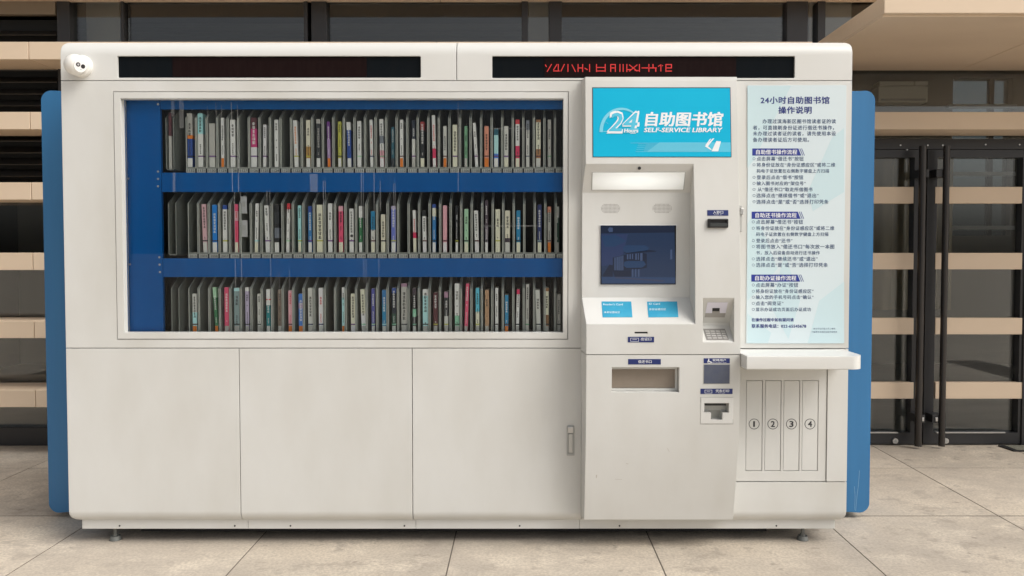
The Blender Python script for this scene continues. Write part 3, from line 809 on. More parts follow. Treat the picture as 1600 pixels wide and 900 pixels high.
# counter
cz1, cz0 = ZMID - .003, None
cyf = F - .27
cz1 = Z(556.5, cyf); cz0 = Z(577.5, cyf)
mb = MB(); cxr = X(1351.5, 565, cyf)
mb.prism([(KXR + .002, F + .02)] + [(KXR + .002, cyf)] + [(cxr - .06 + .06 * math.sin(R(a)), cyf + .06 - .06 * math.cos(R(a))) for a in range(0, 91, 9)] + [(cxr, F + .001), (BXR - .003, F + .001), (BXR - .003, F + .02)], 'z', cz0, cz1)
es = [e for e in mb.bm.edges if abs(e.verts[0].co.z - e.verts[1].co.z) < 1e-6 and max(v.co.y for v in e.verts) < F]
bmesh.ops.bevel(mb.bm, geom=es, offset=.006, segments=3, affect='EDGES', profile=.5)
obj('counter', mb, M_header, mach, smooth=30)

def kplate(name, px0, py0, px1, py1, m, th=.002, parent=kup, back=.002):
    """thin plate that follows the kiosk front"""
    x0, _, z1 = kat(px0, py0); x1, _, z0 = kat(px1, py1)
    n = 4; zs = [z0 + (z1 - z0) * i / n for i in range(n + 1)]
    mb = MB(); mb.prism([(ky(z) - th, z) for z in zs] + [(ky(z) + back, z) for z in zs[::-1]], 'x', x0, x1)
    return obj(name, mb, m, parent), (x0, x1, z0, z1)
def kline(mb, s, a, b_, py, th, **k):
    x0, _, zc = kat(a, py); x1 = kat(b_, py)[0]
    add_text(mb, lambda z: ky(z) - th, s, x0, x1, zc, **k)
def kpoly(mb, pts, th, mi=0):
    q = [kat(px, py) for px, py in pts]
    mb.poly([(x, y - th, z) for x, y, z in q], mi)
# cyan sign: the frame's recess is shown by a dark rim
kplate('sign_rim', 925.3, 136.5, 1143.0, 245.8, mat('sign_rim_dark', (0.03, 0.07, 0.09), .4), .0012)
sg, _ = kplate('sign', 926.5, 138, 1141.8, 244.8, M_cyan, .0022)
T1 = .0031
mb = MB()                                 # pale band of speed lines, arc of the clock face
kpoly(mb, [(1030, 222.6), (1141.5, 222.6), (1141.8, 237.5), (1010, 237.5)], T1 - .0004, 1)
for i in range(10):
    py = 223.3 + i * 1.5; kpoly(mb, [(985 + (i * 37 % 25), py), (1104, py), (1104, py + .45), (985 + (i * 37 % 25), py + .45)], T1, 0)
cxp, cyp, r1, r0 = 970.5, 206.5, 34.0, 28.5
for k in range(24):
    a0, a1 = R(180 - k * 5.5), R(180 - (k + 1) * 5.5)
    f0, f1 = 1 - k / 26, 1 - (k + 1) / 26
    kpoly(mb, [(cxp + rr * math.cos(a_), cyp - rr * 1.12 * math.sin(a_)) for rr, a_ in ((r1, a0), (r1, a1), (r1 - (r1 - r0) * (.35 + .65 * f1), a1), (r1 - (r1 - r0) * (.35 + .65 * f0), a0))], T1)
for a_ in (178, 150, 112):
    c, s = math.cos(R(a_)), math.sin(R(a_)); n_ = (-s * .5, c * .5)
    kpoly(mb, [(cxp + 28 * c - n_[0], cyp - 31 * s - n_[1]), (cxp + 28 * c + n_[0], cyp - 31 * s + n_[1]), (cxp + 23.5 * c + n_[0], cyp - 26 * s + n_[1]), (cxp + 23.5 * c - n_[0], cyp - 26 * s - n_[1])], T1)
tag(obj('pale_print', mb, [M_cyan2, M_cyan3], sg), kind='stuff')
mb = MB()
kline(mb, '24', 949.5, 997.2, 191, T1 + .0003, bold=.08, shear=.18, height=kat(950, 174.5)[2] - kat(950, 207.3)[2])
kline(mb, '自助图书馆', 1008, 1129.5, 186.3, T1, bold=.06, shear=.12, height=kat(950, 175.5)[2] - kat(950, 197.2)[2])
kline(mb, 'SELF-SERVICE LIBRARY', 1006, 1128.5, 203.2, T1, bold=.045, shear=.18, height=kat(950, 199.8)[2] - kat(950, 206.6)[2])
kline(mb, 'Hours', 975, 997, 204.2, T1 + .0013, bold=.05, shear=.15, height=kat(950, 201.4)[2] - kat(950, 207.2)[2])
kpoly(mb, [(1119, 220.5), (1126.3, 221), (1122, 236.5), (1111.5, 236.5)], T1 + .0002)        # open book mark
kpoly(mb, [(1113.6, 216.4), (1116, 216.2), (1106, 228.6), (1111.8, 233.8), (1110.5, 234.6), (1101.2, 228.6)], T1 + .0002)
kpoly(mb, [(1109, 217.2), (1111, 217), (1103.8, 227), (1101.8, 227.2)], T1 + .0003)
tag(obj('sign_lettering', mb, M_print, sg), kind='stuff')
mb = MB(); kline(mb, '24', 951.3, 995.3, 190.8, T1 + .0009, bold=.028, shear=.18, height=kat(950, 177)[2] - kat(950, 205)[2])
kpoly(mb, [(974.5, 200.6), (997.6, 200.6), (997, 207.8), (974, 207.8)], T1 + .0006)
tag(obj('numeral_lettering', mb, M_cyan3, sg), kind='stuff')

# alcove: lamp, camera eye, speakers, screen, console stickers
def on_face(p0, p1, px, py):
    """point of the sloping face between (y,z) p0 and p1 shown at (px,py)"""
    lo, hi = 0.0, 1.0
    for _ in range(40):
        m = (lo + hi) / 2; y = p0[0] + (p1[0] - p0[0]) * m; z = p0[1] + (p1[1] - p0[1]) * m
        if (at(px, py, y)[1] < z) == (p1[1] < p0[1]): lo = m
        else: hi = m
    return at(px, py, y)[0], y, at(px, py, y)[1]
def face_poly(mb, p0, p1, pts, off, mi=0):
    dy, dz = p1[0] - p0[0], p1[1] - p0[1]; L = math.hypot(dy, dz); n = (dz / L, -dy / L)        # normal towards the viewer
    if n[0] > 0: n = (-n[0], -n[1])
    return mb.poly([(x, y + n[0] * off, z + n[1] * off) for x, y, z in (on_face(p0, p1, px, py) for px, py in pts)], mi)
def face_plate(name, p0, p1, pts, m, parent, off=.002):
    mb = MB()
    f = face_poly(mb, p0, p1, pts, off)
    dy, dz = p1[0] - p0[0], p1[1] - p0[1]; L = math.hypot(dy, dz); n = (dz / L, -dy / L)
    if n[0] > 0: n = (-n[0], -n[1])
    g = bmesh.ops.extrude_face_region(mb.bm, geom=[f])
    for v in g['geom']:
        if isinstance(v, bmesh.types.BMVert): v.co.y -= n[0] * off * 1.5; v.co.z -= n[1] * off * 1.5
    return obj(name, mb, m, parent)
A0, A1 = (ya, za), (yb, zb_)
face_plate('lamp_rim', A0, A1, [(924.8, 268.8), (1071.4, 268.3), (1068.6, 296.8), (924, 297.2)], M_grey, kup, .0012)
lm = bpy.data.materials.new('lamp_diffuser'); lm.use_nodes = True
t_ = lm.node_tree; b_ = t_.nodes['Principled BSDF']; b_.inputs['Base Color'].default_value = (.75, .76, .74, 1)
tc_ = t_.nodes.new('ShaderNodeTexCoord'); mp_ = t_.nodes.new('ShaderNodeMapping'); gr_ = t_.nodes.new('ShaderNodeTexGradient'); gr_.gradient_type = 'SPHERICAL'
mp_.inputs['Location'].default_value = (-.5, 0, -.5); mp_.inputs['Scale'].default_value = (1, 0, 1)
t_.links.new(tc_.outputs['Generated'], mp_.inputs[0])
mp2 = t_.nodes.new('ShaderNodeMapping'); mp2.inputs['Scale'].default_value = (1.25, 1, .95); t_.links.new(mp_.outputs[0], mp2.inputs[0]); t_.links.new(mp2.outputs[0], gr_.inputs[0])
mr_ = t_.nodes.new('ShaderNodeMapRange'); mr_.inputs[1].default_value = .3; mr_.inputs[2].default_value = .8; mr_.inputs[3].default_value = .16; mr_.inputs[4].default_value = .52
t_.links.new(gr_.outputs[1], mr_.inputs[0]); t_.links.new(mr_.outputs[0], b_.inputs['Emission Strength'])
b_.inputs['Emission Color'].default_value = (.97, 1, .96, 1)
face_plate('lamp_diffuser', A0, A1, [(926, 269.6), (1070, 269.2), (1067.4, 296), (925.2, 296.3)], lm, kup, .0024)
x, y, z = on_face(A0, A1, 999, 262.5); mb = MB(); mb.cyl((x, y - .003, z - .002), (x, y + .006, z + .004), .0075, 16); obj('camera_eye', mb, M_ink, kup)
def speaker(pxc, pyc):
    mb = MB()
    for r in range(7):
        n = (11, 13, 15, 15, 15, 13, 11)[r]
        for c in range(n):
            px, py = pxc + (c - (n - 1) / 2) * 2.03, pyc + (r - 3) * 2.15
            x, z = at(px, py, yb - .0007)
            h = .0017
            mb.poly([(x + h * math.cos(k * math.pi / 3), yb - .0007, z + h * math.sin(k * math.pi / 3)) for k in range(6)])
    tag(obj('speaker_holes', mb, mat('hole_brown', (.10, .08, .065), .8), kup), kind='stuff')
speaker(954, 325.8); speaker(1034.6, 325.6)
sr = rect(938.2, 352.2, 1056.3, 444.6, yb - .004)
mb = MB(); mb.box(sr[0] - .003, sr[1] + .003, yb - .0025, yb + .002, sr[2] - .003, sr[3] + .003); obj('screen_gasket', mb, M_print, kup)
mb = MB(); mb.box(sr[0], sr[1], yb - .006, yb + .001, sr[2], sr[3]); scr = obj('touch_screen', mb, mat('screen_bezel', (.006, .008, .014), .15), kup)
def em(name, c, k=1.0):
    return mat(name, (.004, .005, .008), .12, emit=(lin(c), k))
pal = [em('screen_sky', (29, 47, 74)), em('screen_cloud', (38, 52, 86)), em('screen_dark', (17, 29, 50)), em('screen_pale', (58, 74, 104)), em('screen_teal', (30, 56, 88)), em('screen_sand', (52, 60, 84)), em('screen_ground', (38, 60, 92))]
mb = MB(); SYY = yb - .0064
def sq(pts, mi, k):                       # pts in the zoomed picture of the screen
    mb.poly([(at(930 + a / 8.185, 345 + b / 8.185, SYY)[0], SYY - k * .00012, at(930 + a / 8.185, 345 + b / 8.185, SYY)[1]) for a, b in pts], mi)
sq([(74, 72), (1012, 66), (1025, 802), (82, 804)], 0, 0)
sq([(76, 170), (420, 170), (360, 420), (230, 560), (78, 580)], 1, 1)
sq([(80, 190), (260, 180), (400, 260), (250, 330), (120, 330)], 4, 2)
sq([(76, 76), (1012, 70), (1012, 150), (76, 160)], 2, 1)
sq([(160, 110), (185, 82), (225, 90), (225, 140), (180, 145)], 3, 3)
sq([(360, 330), (400, 312), (640, 314), (690, 345), (660, 385), (400, 410), (360, 390)], 4, 3)
sq([(355, 392), (400, 411), (690, 372), (780, 385), (780, 395), (400, 425)], 2, 3)
sq([(225, 470), (400, 430), (610, 412), (660, 420), (660, 600), (560, 620), (225, 640)], 2, 2)
for xa, xb, za_, zb2 in ((245, 262, 470, 632), (272, 290, 464, 632), (296, 314, 458, 634), (322, 338, 452, 634), (346, 360, 446, 632), (405, 425, 430, 492), (438, 455, 427, 490), (470, 485, 425, 490), (512, 532, 420, 498), (545, 558, 418, 500), (575, 605, 415, 510)):
    sq([(xa, za_), (xb, za_ - 3), (xb, zb2), (xa, zb2)], 3, 4)
sq([(370, 525), (420, 512), (620, 515), (650, 560), (600, 598), (400, 602), (365, 575)], 4, 5)
sq([(790, 410), (1010, 425), (1015, 720), (640, 715), (670, 600), (670, 440)], 0, 3)
sq([(960, 370), (985, 365), (985, 490), (960, 495)], 3, 4)
for xa in (470, 508, 548): sq([(xa, 620), (xa + 18, 618), (xa + 18, 715), (xa, 715)], 3, 5)
sq([(225, 640), (460, 630), (460, 715), (250, 718)], 2, 3)
sq([(80, 720), (180, 560), (225, 570), (225, 720)], 2, 3)
sq([(80, 715), (1020, 722), (1024, 800), (82, 802)], 6, 4)
sq([(250, 715), (900, 760), (860, 780), (260, 735)], 5, 5)
tag(obj('screen_picture', mb, pal, scr), kind='stuff')
C0, C1 = (yd, zd), (yb, zc_)
for pts, ls in (([(940, 471.3), (986.3, 471.3), (988.2, 495.8), (941.5, 496)], (('Reader\'s Card', 942.5, 973, 476), ('读者证感应区', 943.5, 968.5, 488.3))),
                ([(1011, 471.5), (1058, 471.3), (1060, 495.6), (1013, 496)], (('ID Card', 1014, 1031, 475.2), ('身份证感应区', 1014, 1040.5, 483.7)))):
    st = face_plate('console_sticker', C0, C1, pts, mat('sticker_cyan', (0.015, 0.30, 0.50), .4, noise=(9, (0.06, .40, .58), .8, (1, 1, 1))), kup, .0015)
    mb = MB()
    for s, a, b2, py in ls:
        v, f = text_verts(s, a, b2, 0, bold=.03)
        vv = []
        dy, dz = C1[0] - C0[0], C1[1] - C0[1]; L = math.hypot(dy, dz)
        for (u_, h_) in v:
            x, y, z = on_face(C0, C1, u_, py - h_ * .8)
            vv.append(mb.bm.verts.new((x, y - .00004 * (len(vv) // max(1, len(v) // 5)) - dz / L * .0022, z + dy / L * .0022)))
        for q in f:
            try: mb.bm.faces.new([vv[i] for i in q])
            except ValueError: pass
    tag(obj('sticker_lettering', mb, mat('sticker_print', (.55, .75, .82), .5), st), kind='stuff')
# card slot, labels
mb = MB(); mb.box(card[0] + .0004, card[1] - .0004, card[4] + .004, card[4] + .019, card[2] + .0004, card[3] - .0004); obj('card_slot', mb, M_dark, kup)
def label(px0, py0, px1, py1, parent, texts, icon=None):
    o, _ = kplate('navy_label', px0, py0, px1, py1, M_navy, .0014, parent)
    mb = MB()
    for s, a, b2, py, h in texts: kline(mb, s, a, b2, py, .0021, bold=.02 if h > .008 else 0, height=h)
    if icon: icon(mb)
    tag(obj('label_lettering', mb, M_print, o), kind='stuff')
def frame_icon(mb, a, b2, c, d):
    for q in ([(a, c), (b2, c), (b2, c + .55), (a, c + .55)], [(a, d - .55), (b2, d - .55), (b2, d), (a, d)], [(a, c), (a + .55, c), (a + .55, d), (a, d)], [(b2 - .55, c), (b2, c), (b2, d), (b2 - .55, d)],
              [(a + 3, c + 2), (b2 - 3, c + 2), (b2 - 3, c + 2.5), (a + 3, c + 2.5)]): kpoly(mb, q, .0021)
def chair_icon(mb):                       # wheelchair user
    x, y, z = kat(1108, 565.2)
    for k in range(14):
        a0, a1 = R(110 + k * 17), R(127 + k * 17)
        mb.poly([(x + r * math.cos(q), y - .0021, z + r * math.sin(q)) for r, q in ((.0085, a0), (.0085, a1), (.0062, a1), (.0062, a0))])
    for q in ([(1106.6, 561.4), (1108, 561.4), (1108.2, 564.6), (1111, 564.6), (1112.5, 567), (1111.5, 567.4), (1110.2, 565.6), (1106.9, 565.6)], [(1106.4, 560.4), (1108, 560.4), (1108, 561.3), (1106.4, 561.3)]): kpoly(mb, q, .0022)
HH = .0145
label(981, 526.2, 1022, 534.9, kup, [('出证口', 1001.5, 1017.5, 529.6, HH)], lambda mb: frame_icon(mb, 985, 998, 528, 533.6))
label(1105, 328.3, 1138, 337, kup, [('入钞口', 1114, 1129.8, 331.6, HH), ('Cash In', 1115.5, 1127.5, 335.4, .004)])
label(981.5, 561, 1032.5, 569.4, klo, [('借还书口', 997, 1018, 565, HH)])
label(1099.5, 559.8, 1140.2, 567.6, klo, [('轮椅用户', 1113.5, 1134, 562.6, .0115), ('Accessible user', 1112, 1135.5, 566.2, .004)], chair_icon)
label(1094.5, 607.3, 1144.5, 615.6, klo, [('凭条打印', 1118, 1139, 610.7, HH), ('Receipt', 1122, 1132.5, 614.3, .004)], lambda mb: frame_icon(mb, 1101, 1112.5, 609, 614.4))
mb = MB()                                 # scuffs on the lower part of the kiosk
for q in ([(961, 748.4), (972, 748.9), (972, 749.4), (961, 749)], [(978, 724), (982, 724.4), (981.6, 725.2), (978, 724.8)], [(1043, 700), (1046, 706), (1045.4, 706.2), (1042.5, 700.3)], [(931, 742), (933, 742), (932.4, 747), (931.4, 747)]): kpoly(mb, q, .0005)
tag(obj('scuff', mb, mat('scuff_grey', (.50, .475, .43), .6), klo), kind='stuff')
# note slot, receipt printer, reader window
x0, _, z1 = kat(1105, 342); x1, _, z0 = kat(1137.2, 356); y = ky((z0 + z1) / 2)
mb = MB(); mb.box(x0, x1, y - .016, y + .003, z0, z1, bev=.004)
me = boolean(mb.mesh('note_slot', [M_black]), [MB().box(x0 + .010, x1 - .008, y - .03, y - .006, (z0 + z1) / 2 + .002, z1 - .006)])
link('note_slot', me, kup)
mb = MB(); mb.prism([(y - .018, z0 + .006), (y - .018, z0 + .02), (y - .008, z0 + .026), (y - .006, z0 + .006)], 'x', x0 + .01, x1 - .008); obj('note_slot_lip', mb, mat('lip_grey', (.05, .055, .055), .25), kup)
kplate('reader_rim', 1099.2, 569, 1140.6, 600, M_grey, .0012, klo)
kplate('reader_window', 1100, 569.8, 1139.6, 599.2, mat('reader_glass', (0.075, 0.09, 0.14), .18, noise=(25, (.10, .115, .15), .8, (1, 1, 1))), .0022, klo)
x0, x1, z0, z1, ym = bs
mb = MB(); mb.box(x0 + .004, x1 - .012, ym + .046, ym + .054, z0 + .014, z1 - .016); obj('book_flap', mb, mat('flap_brown', (.27, .225, .18), .35, noise=(14, (.22, .18, .14), .7, (1, 1, 1))), klo)
mb = MB(); mb.ring((x0 + .001, x1 - .001, z0 + .0008, z1 - .0008), (x0 + .004, x1 - .012, z0 + .0125, z1 - .0145), ym + .040, ym + .0545); obj('flap_frame', mb, M_white, klo)
x0, _, z1 = kat(1095.2, 621.3); x1, _, z0 = kat(1144.6, 662)
def T(k): return None
mb = MB(); zs = [z0 + (z1 - z0) * i / 4 for i in range(5)]
mb.prism([(ky(z) - .0016, z) for z in zs] + [(ky(z) + .0006, z) for z in zs[::-1]], 'x', x0, x1)
a = kat(1100.5, 630); b2 = kat(1138.5, 644.6); c = kat(1111, 644); d = kat(1128.5, 655.6)
tpts = [(c[0], d[2]), (d[0], d[2]), (d[0], b2[2]), (b2[0], b2[2]), (b2[0], a[2]), (a[0], a[2]), (a[0], b2[2]), (c[0], b2[2])]
cutm = MB(); cutm.prism(tpts, 'y', F - .4, F + .1)
me = boolean(mb.mesh('printer_plate', [M_header]), [cutm]); link('printer_plate', me, klo)
mb = MB(); mb.box(x0 + .0005, x1 - .0005, ky(z0) + .046, ky(z0) + .05, z0, z1 - .01)
mb.box(a[0] + .003, b2[0] - .012, ky(a[2]) - .0005 + .004, ky(a[2]) + .04, a[2] - .012, a[2] - .003, mi=1)
obj('printer_mouth', mb, [mat('mouth_grey', (.40, .40, .36), .5), M_black], klo)
mb = MB()
for q in ([(1094.2, 620.3), (1145.6, 620.3), (1145.6, 621), (1094.2, 621)], [(1094.2, 662.3), (1145.6, 662.3), (1145.6, 663), (1094.2, 663)], [(1094.2, 620.3), (1095, 620.3), (1095, 663), (1094.2, 663)], [(1144.8, 620.3), (1145.6, 620.3), (1145.6, 663), (1144.8, 663)]): kpoly(mb, q, .0006)
obj('plate_joint', mb, M_grey, klo)
# card niche: reader plate on the upper slope, key pad on the lower one
N0, N1 = (yn0, nz1), (nb, nzm)
rp = face_plate('reader_plate', N0, N1, [(1105.3, 472), (1137.2, 472), (1132.3, 495.5), (1101, 495.5)], mat('plate_grey', (.36, .345, .32), .4), kup, .0016)
mb = MB(); face_poly(mb, N0, N1, [(1105.3, 472), (1137.2, 472), (1133.8, 488.8), (1124.5, 488.8), (1124.5, 481), (1112.5, 481), (1112.5, 488.8), (1102, 488.8)], .0022)
tag(obj('plate_print', mb, mat('lilac_white', (.72, .71, .80), .4), rp), kind='stuff')
face_plate('reader_slot', N0, N1, [(1113.4, 480.8), (1124.3, 480.8), (1123.8, 485.8), (1112.8, 485.8)], M_black, kup, .003)
K0, K1 = (yn1, nz0), (nb, nzk)
kp = face_plate('key_pad', K0, K1, [(1098.6, 514), (1132.5, 514), (1139, 531.4), (1103.8, 531.4)], mat('keypad_steel', (.30, .29, .275), .4, metal=.3), kup, .0014)
for r in range(4):
    for c in range(4):
        u0, u1 = .06 + c * .235, .06 + c * .235 + .19
        v0, v1 = .18 + r * .2, .18 + r * .2 + .15
        def q(u, v): return (1098.6 + 5.2 * v + (33.9 + 1.3 * v) * u, 514 + 17.4 * v)
        face_plate('key', K0, K1, [q(u0, v0), q(u1, v0), q(u1, v1), q(u0, v1)], mat('key_steel', (.52, .51, .49), .35, metal=.4), kup, .0042)

# ---------------------------------------------------------------- inside the display: blue frame, shelves, bins
YB, YS, YP = F + .072, F + .104, F + .094       # shelf front plate, book spines, front edge of the bin sides
cxr_ = X(253, 340, YB)
mb = MB(); mb.box(ix0 + .002, cxr_, YB - .002, YB + .018, iz0 + .002, iz1 - .002); col_ = obj('blue_column', mb, M_blue_in, mach)
for pts in ((247, 268), (247, 279.5), (247, 291), (200.5, 279), (247, 163), (249, 402), (249.5, 413.5), (250, 425), (203, 413)):
    x, z = at(*pts, YB - .003); mb = MB(); mb.cyl((x, YB - .005, z), (x, YB, z), .0052, 10); obj('bolt', mb, M_steel, col_)
mb = MB(); mb.box(cxr_ + .002, ix1 - .002, YB, YB + .018, Z(170.5, YB), iz1 - .002); obj('blue_top_rail', mb, M_blue_in, mach)
mb = MB(); mb.box(ix0 + .002, ix1 - .002, WB - .012, WB - .003, iz0 + .002, iz1 - .002); obj('back_panel', mb, mat('back_panel_dark', (.022, .024, .026), .7), mach)
rows = []
for name, ptop, pbot in (('top', 269.6, 299.8), ('middle', 403.6, 432.8), ('bottom', 536.5, 566)):
    z1, z0 = Z(ptop, YB), max(Z(pbot, YB), iz0 + .003)
    mb = MB(); mb.box(cxr_ + .002, ix1 - .002, YB, YB + .016, z0, z1 - .0005); mb.box(cxr_ + .002, ix1 - .002, YB + .0165, WB - .013, z1 - .03, z1 - .001)
    sh = obj('shelf', mb, M_blue_in, mach)
    rows.append((name, sh, z1))
BP = (X(290.3 + 16.42 * 27, 380, YP) - X(290.3, 380, YP)) / 27                                     # pitch of the bins
bin_me = None
XB0 = {'top': X(290.3, 240, YP), 'middle': X(293.6, 370, YP), 'bottom': X(294.6, 500, YP)}
def bin_mesh(wd, parent, x0, z):
    mb = MB(); t = .0042; h1, h2 = .277, .346; yb_ = F + .47
    for xa in (x0 + .0012, x0 + wd - .0012 - t):
        fs = mb.prism([(YP, z + .006), (YP, z + h1), (YP + .105, z + h2), (yb_, z + h2), (yb_, z + .006)], 'x', xa, xa + t)
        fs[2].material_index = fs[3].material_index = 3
    mb.box(x0 + .0012 + t, x0 + wd - .0012 - t, YP + .002, yb_, z + .022, z + .027)
    mb.box(x0 + .0012 + t, x0 + wd - .0012 - t, YP - .001, YP + .003, z + .017, z + .030)
    mb.box(x0 + .0045, x0 + wd - .0045, YP - .008, YP - .0015, z + .0008, z + .0205, mi=1)
    mb.box(x0 + wd - .0043, x0 + wd + .0043, YP - .0065, YP - .002, z + .0008, z + .022, mi=2)
    return obj('bin', mb, [M_bin, M_binlab, M_dark, M_binedge_lit], parent, origin=(x0, YP, z))
for name, sh, z in rows:
    # the wide empty bay at the column, then 36 bins
    xw = X({'top': 260, 'middle': 262, 'bottom': 265}[name], 300, YP)
    mb = MB(); t = .0042
    for xa in (xw, xw + .0375):
        mb.prism([(YP, z + .02), (YP, z + .277), (YP + .105, z + .346), (F + .47, z + .346), (F + .47, z + .02)], 'x', xa, xa + t)
    mb.box(xw + t, xw + .0375, YP + .002, F + .47, z + .015, z + .02)
    obj('end_divider', mb, M_bin, sh)
    b0 = bin_mesh(BP, sh, XB0[name], z) if bin_me is None else None
    if b0: bin_me = b0
    else: b0 = copy_at(bin_me, sh, (XB0[name], YP, z))
    for k in range(1, 37):
        copy_at(bin_me, sh, (XB0[name] + BP * k, YP, z))
    if name != 'bottom':
        mb = MB()
        for k in range(36):
            num = (1132 - k) if name == 'top' else (2010 - k if k < 10 else 2144 - k)
            x = XB0[name] + BP * k
            add_text(mb, lambda zz: YP - .0087, str(num), x + .011, x + .046, z + .011, bold=.02, height=.0125)
        tag(obj('bin_number_lettering', mb, mat('number_ink', (.06, .06, .055), .6), sh), kind='stuff')
for px0, py0, px1, py1 in ((377, 307, 386, 333.5), (377.5, 344, 387, 370)):   # two white slips in an empty middle bin
    x0, x1, z0, z1 = rect(px0, py0, px1, py1, YS)
    mb = MB(); mb.box(x0, x1, YS - .004, YS, z0, z1); mb.box(x0 + .006, x1 - .008, YS - .0046, YS - .004, (z0 * .6 + z1 * .4), (z0 * .3 + z1 * .7), mi=1)
    obj('paper_slip', mb, [mat('slip_paper', (.5, .5, .5), .6), M_grey], rows[1][1])

# ---------------------------------------------------------------- the books, one by one
C = dict(white=(205, 205, 198), cream=(208, 200, 178), ivory=(200, 195, 175), grey=(165, 163, 156), palegrey=(185, 185, 178), charcoal=(40, 42, 46), black=(20, 21, 24), maroon=(78, 36, 42),
    darkred=(135, 42, 42), red=(190, 45, 55), crimson=(190, 40, 82), rose=(202, 72, 105), magenta=(178, 45, 105), pink=(225, 150, 158), dustypink=(198, 160, 165), palepink=(220, 200, 200),
    salmon=(198, 130, 105), brown=(142, 100, 62), tan=(165, 130, 98), greybrown=(108, 92, 80), ochre=(165, 125, 60), orange=(245, 110, 25), olive=(165, 165, 65), green=(38, 100, 62),
    darkgreen=(25, 62, 48), palegreen=(150, 188, 155), mint=(120, 175, 145), midgreen=(98, 145, 110), teal=(20, 115, 118), darkteal=(20, 78, 92), cyan=(80, 175, 195), palecyan=(160, 205, 208),
    lightblue=(150, 205, 225), blue=(60, 112, 185), brightblue=(0, 112, 190), tealblue=(25, 118, 158), navy=(28, 40, 88), darknavy=(18, 26, 42), royal=(30, 65, 135), indigo=(72, 74, 140),
    periwinkle=(95, 106, 178), lavender=(165, 156, 178), mauve=(150, 115, 135), purple=(95, 45, 115), lilac=(150, 125, 165), greyteal=(120, 140, 140), slate=(105, 110, 118), plum=(62, 50, 60),
    greymauve=(112, 104, 112), steelblue=(42, 108, 160))
BOOKN = {'white': 'white', 'palegrey': 'pale grey', 'dustypink': 'dusty pink', 'palepink': 'pale pink', 'greybrown': 'grey brown', 'darkgreen': 'dark green', 'palegreen': 'pale green',
    'midgreen': 'mid green', 'darkteal': 'dark teal', 'palecyan': 'pale cyan', 'lightblue': 'light blue', 'brightblue': 'bright blue', 'tealblue': 'teal blue', 'darknavy': 'dark navy',
    'greyteal': 'grey teal', 'greymauve': 'mauve grey', 'steelblue': 'steel blue', 'darkred': 'dark red'}
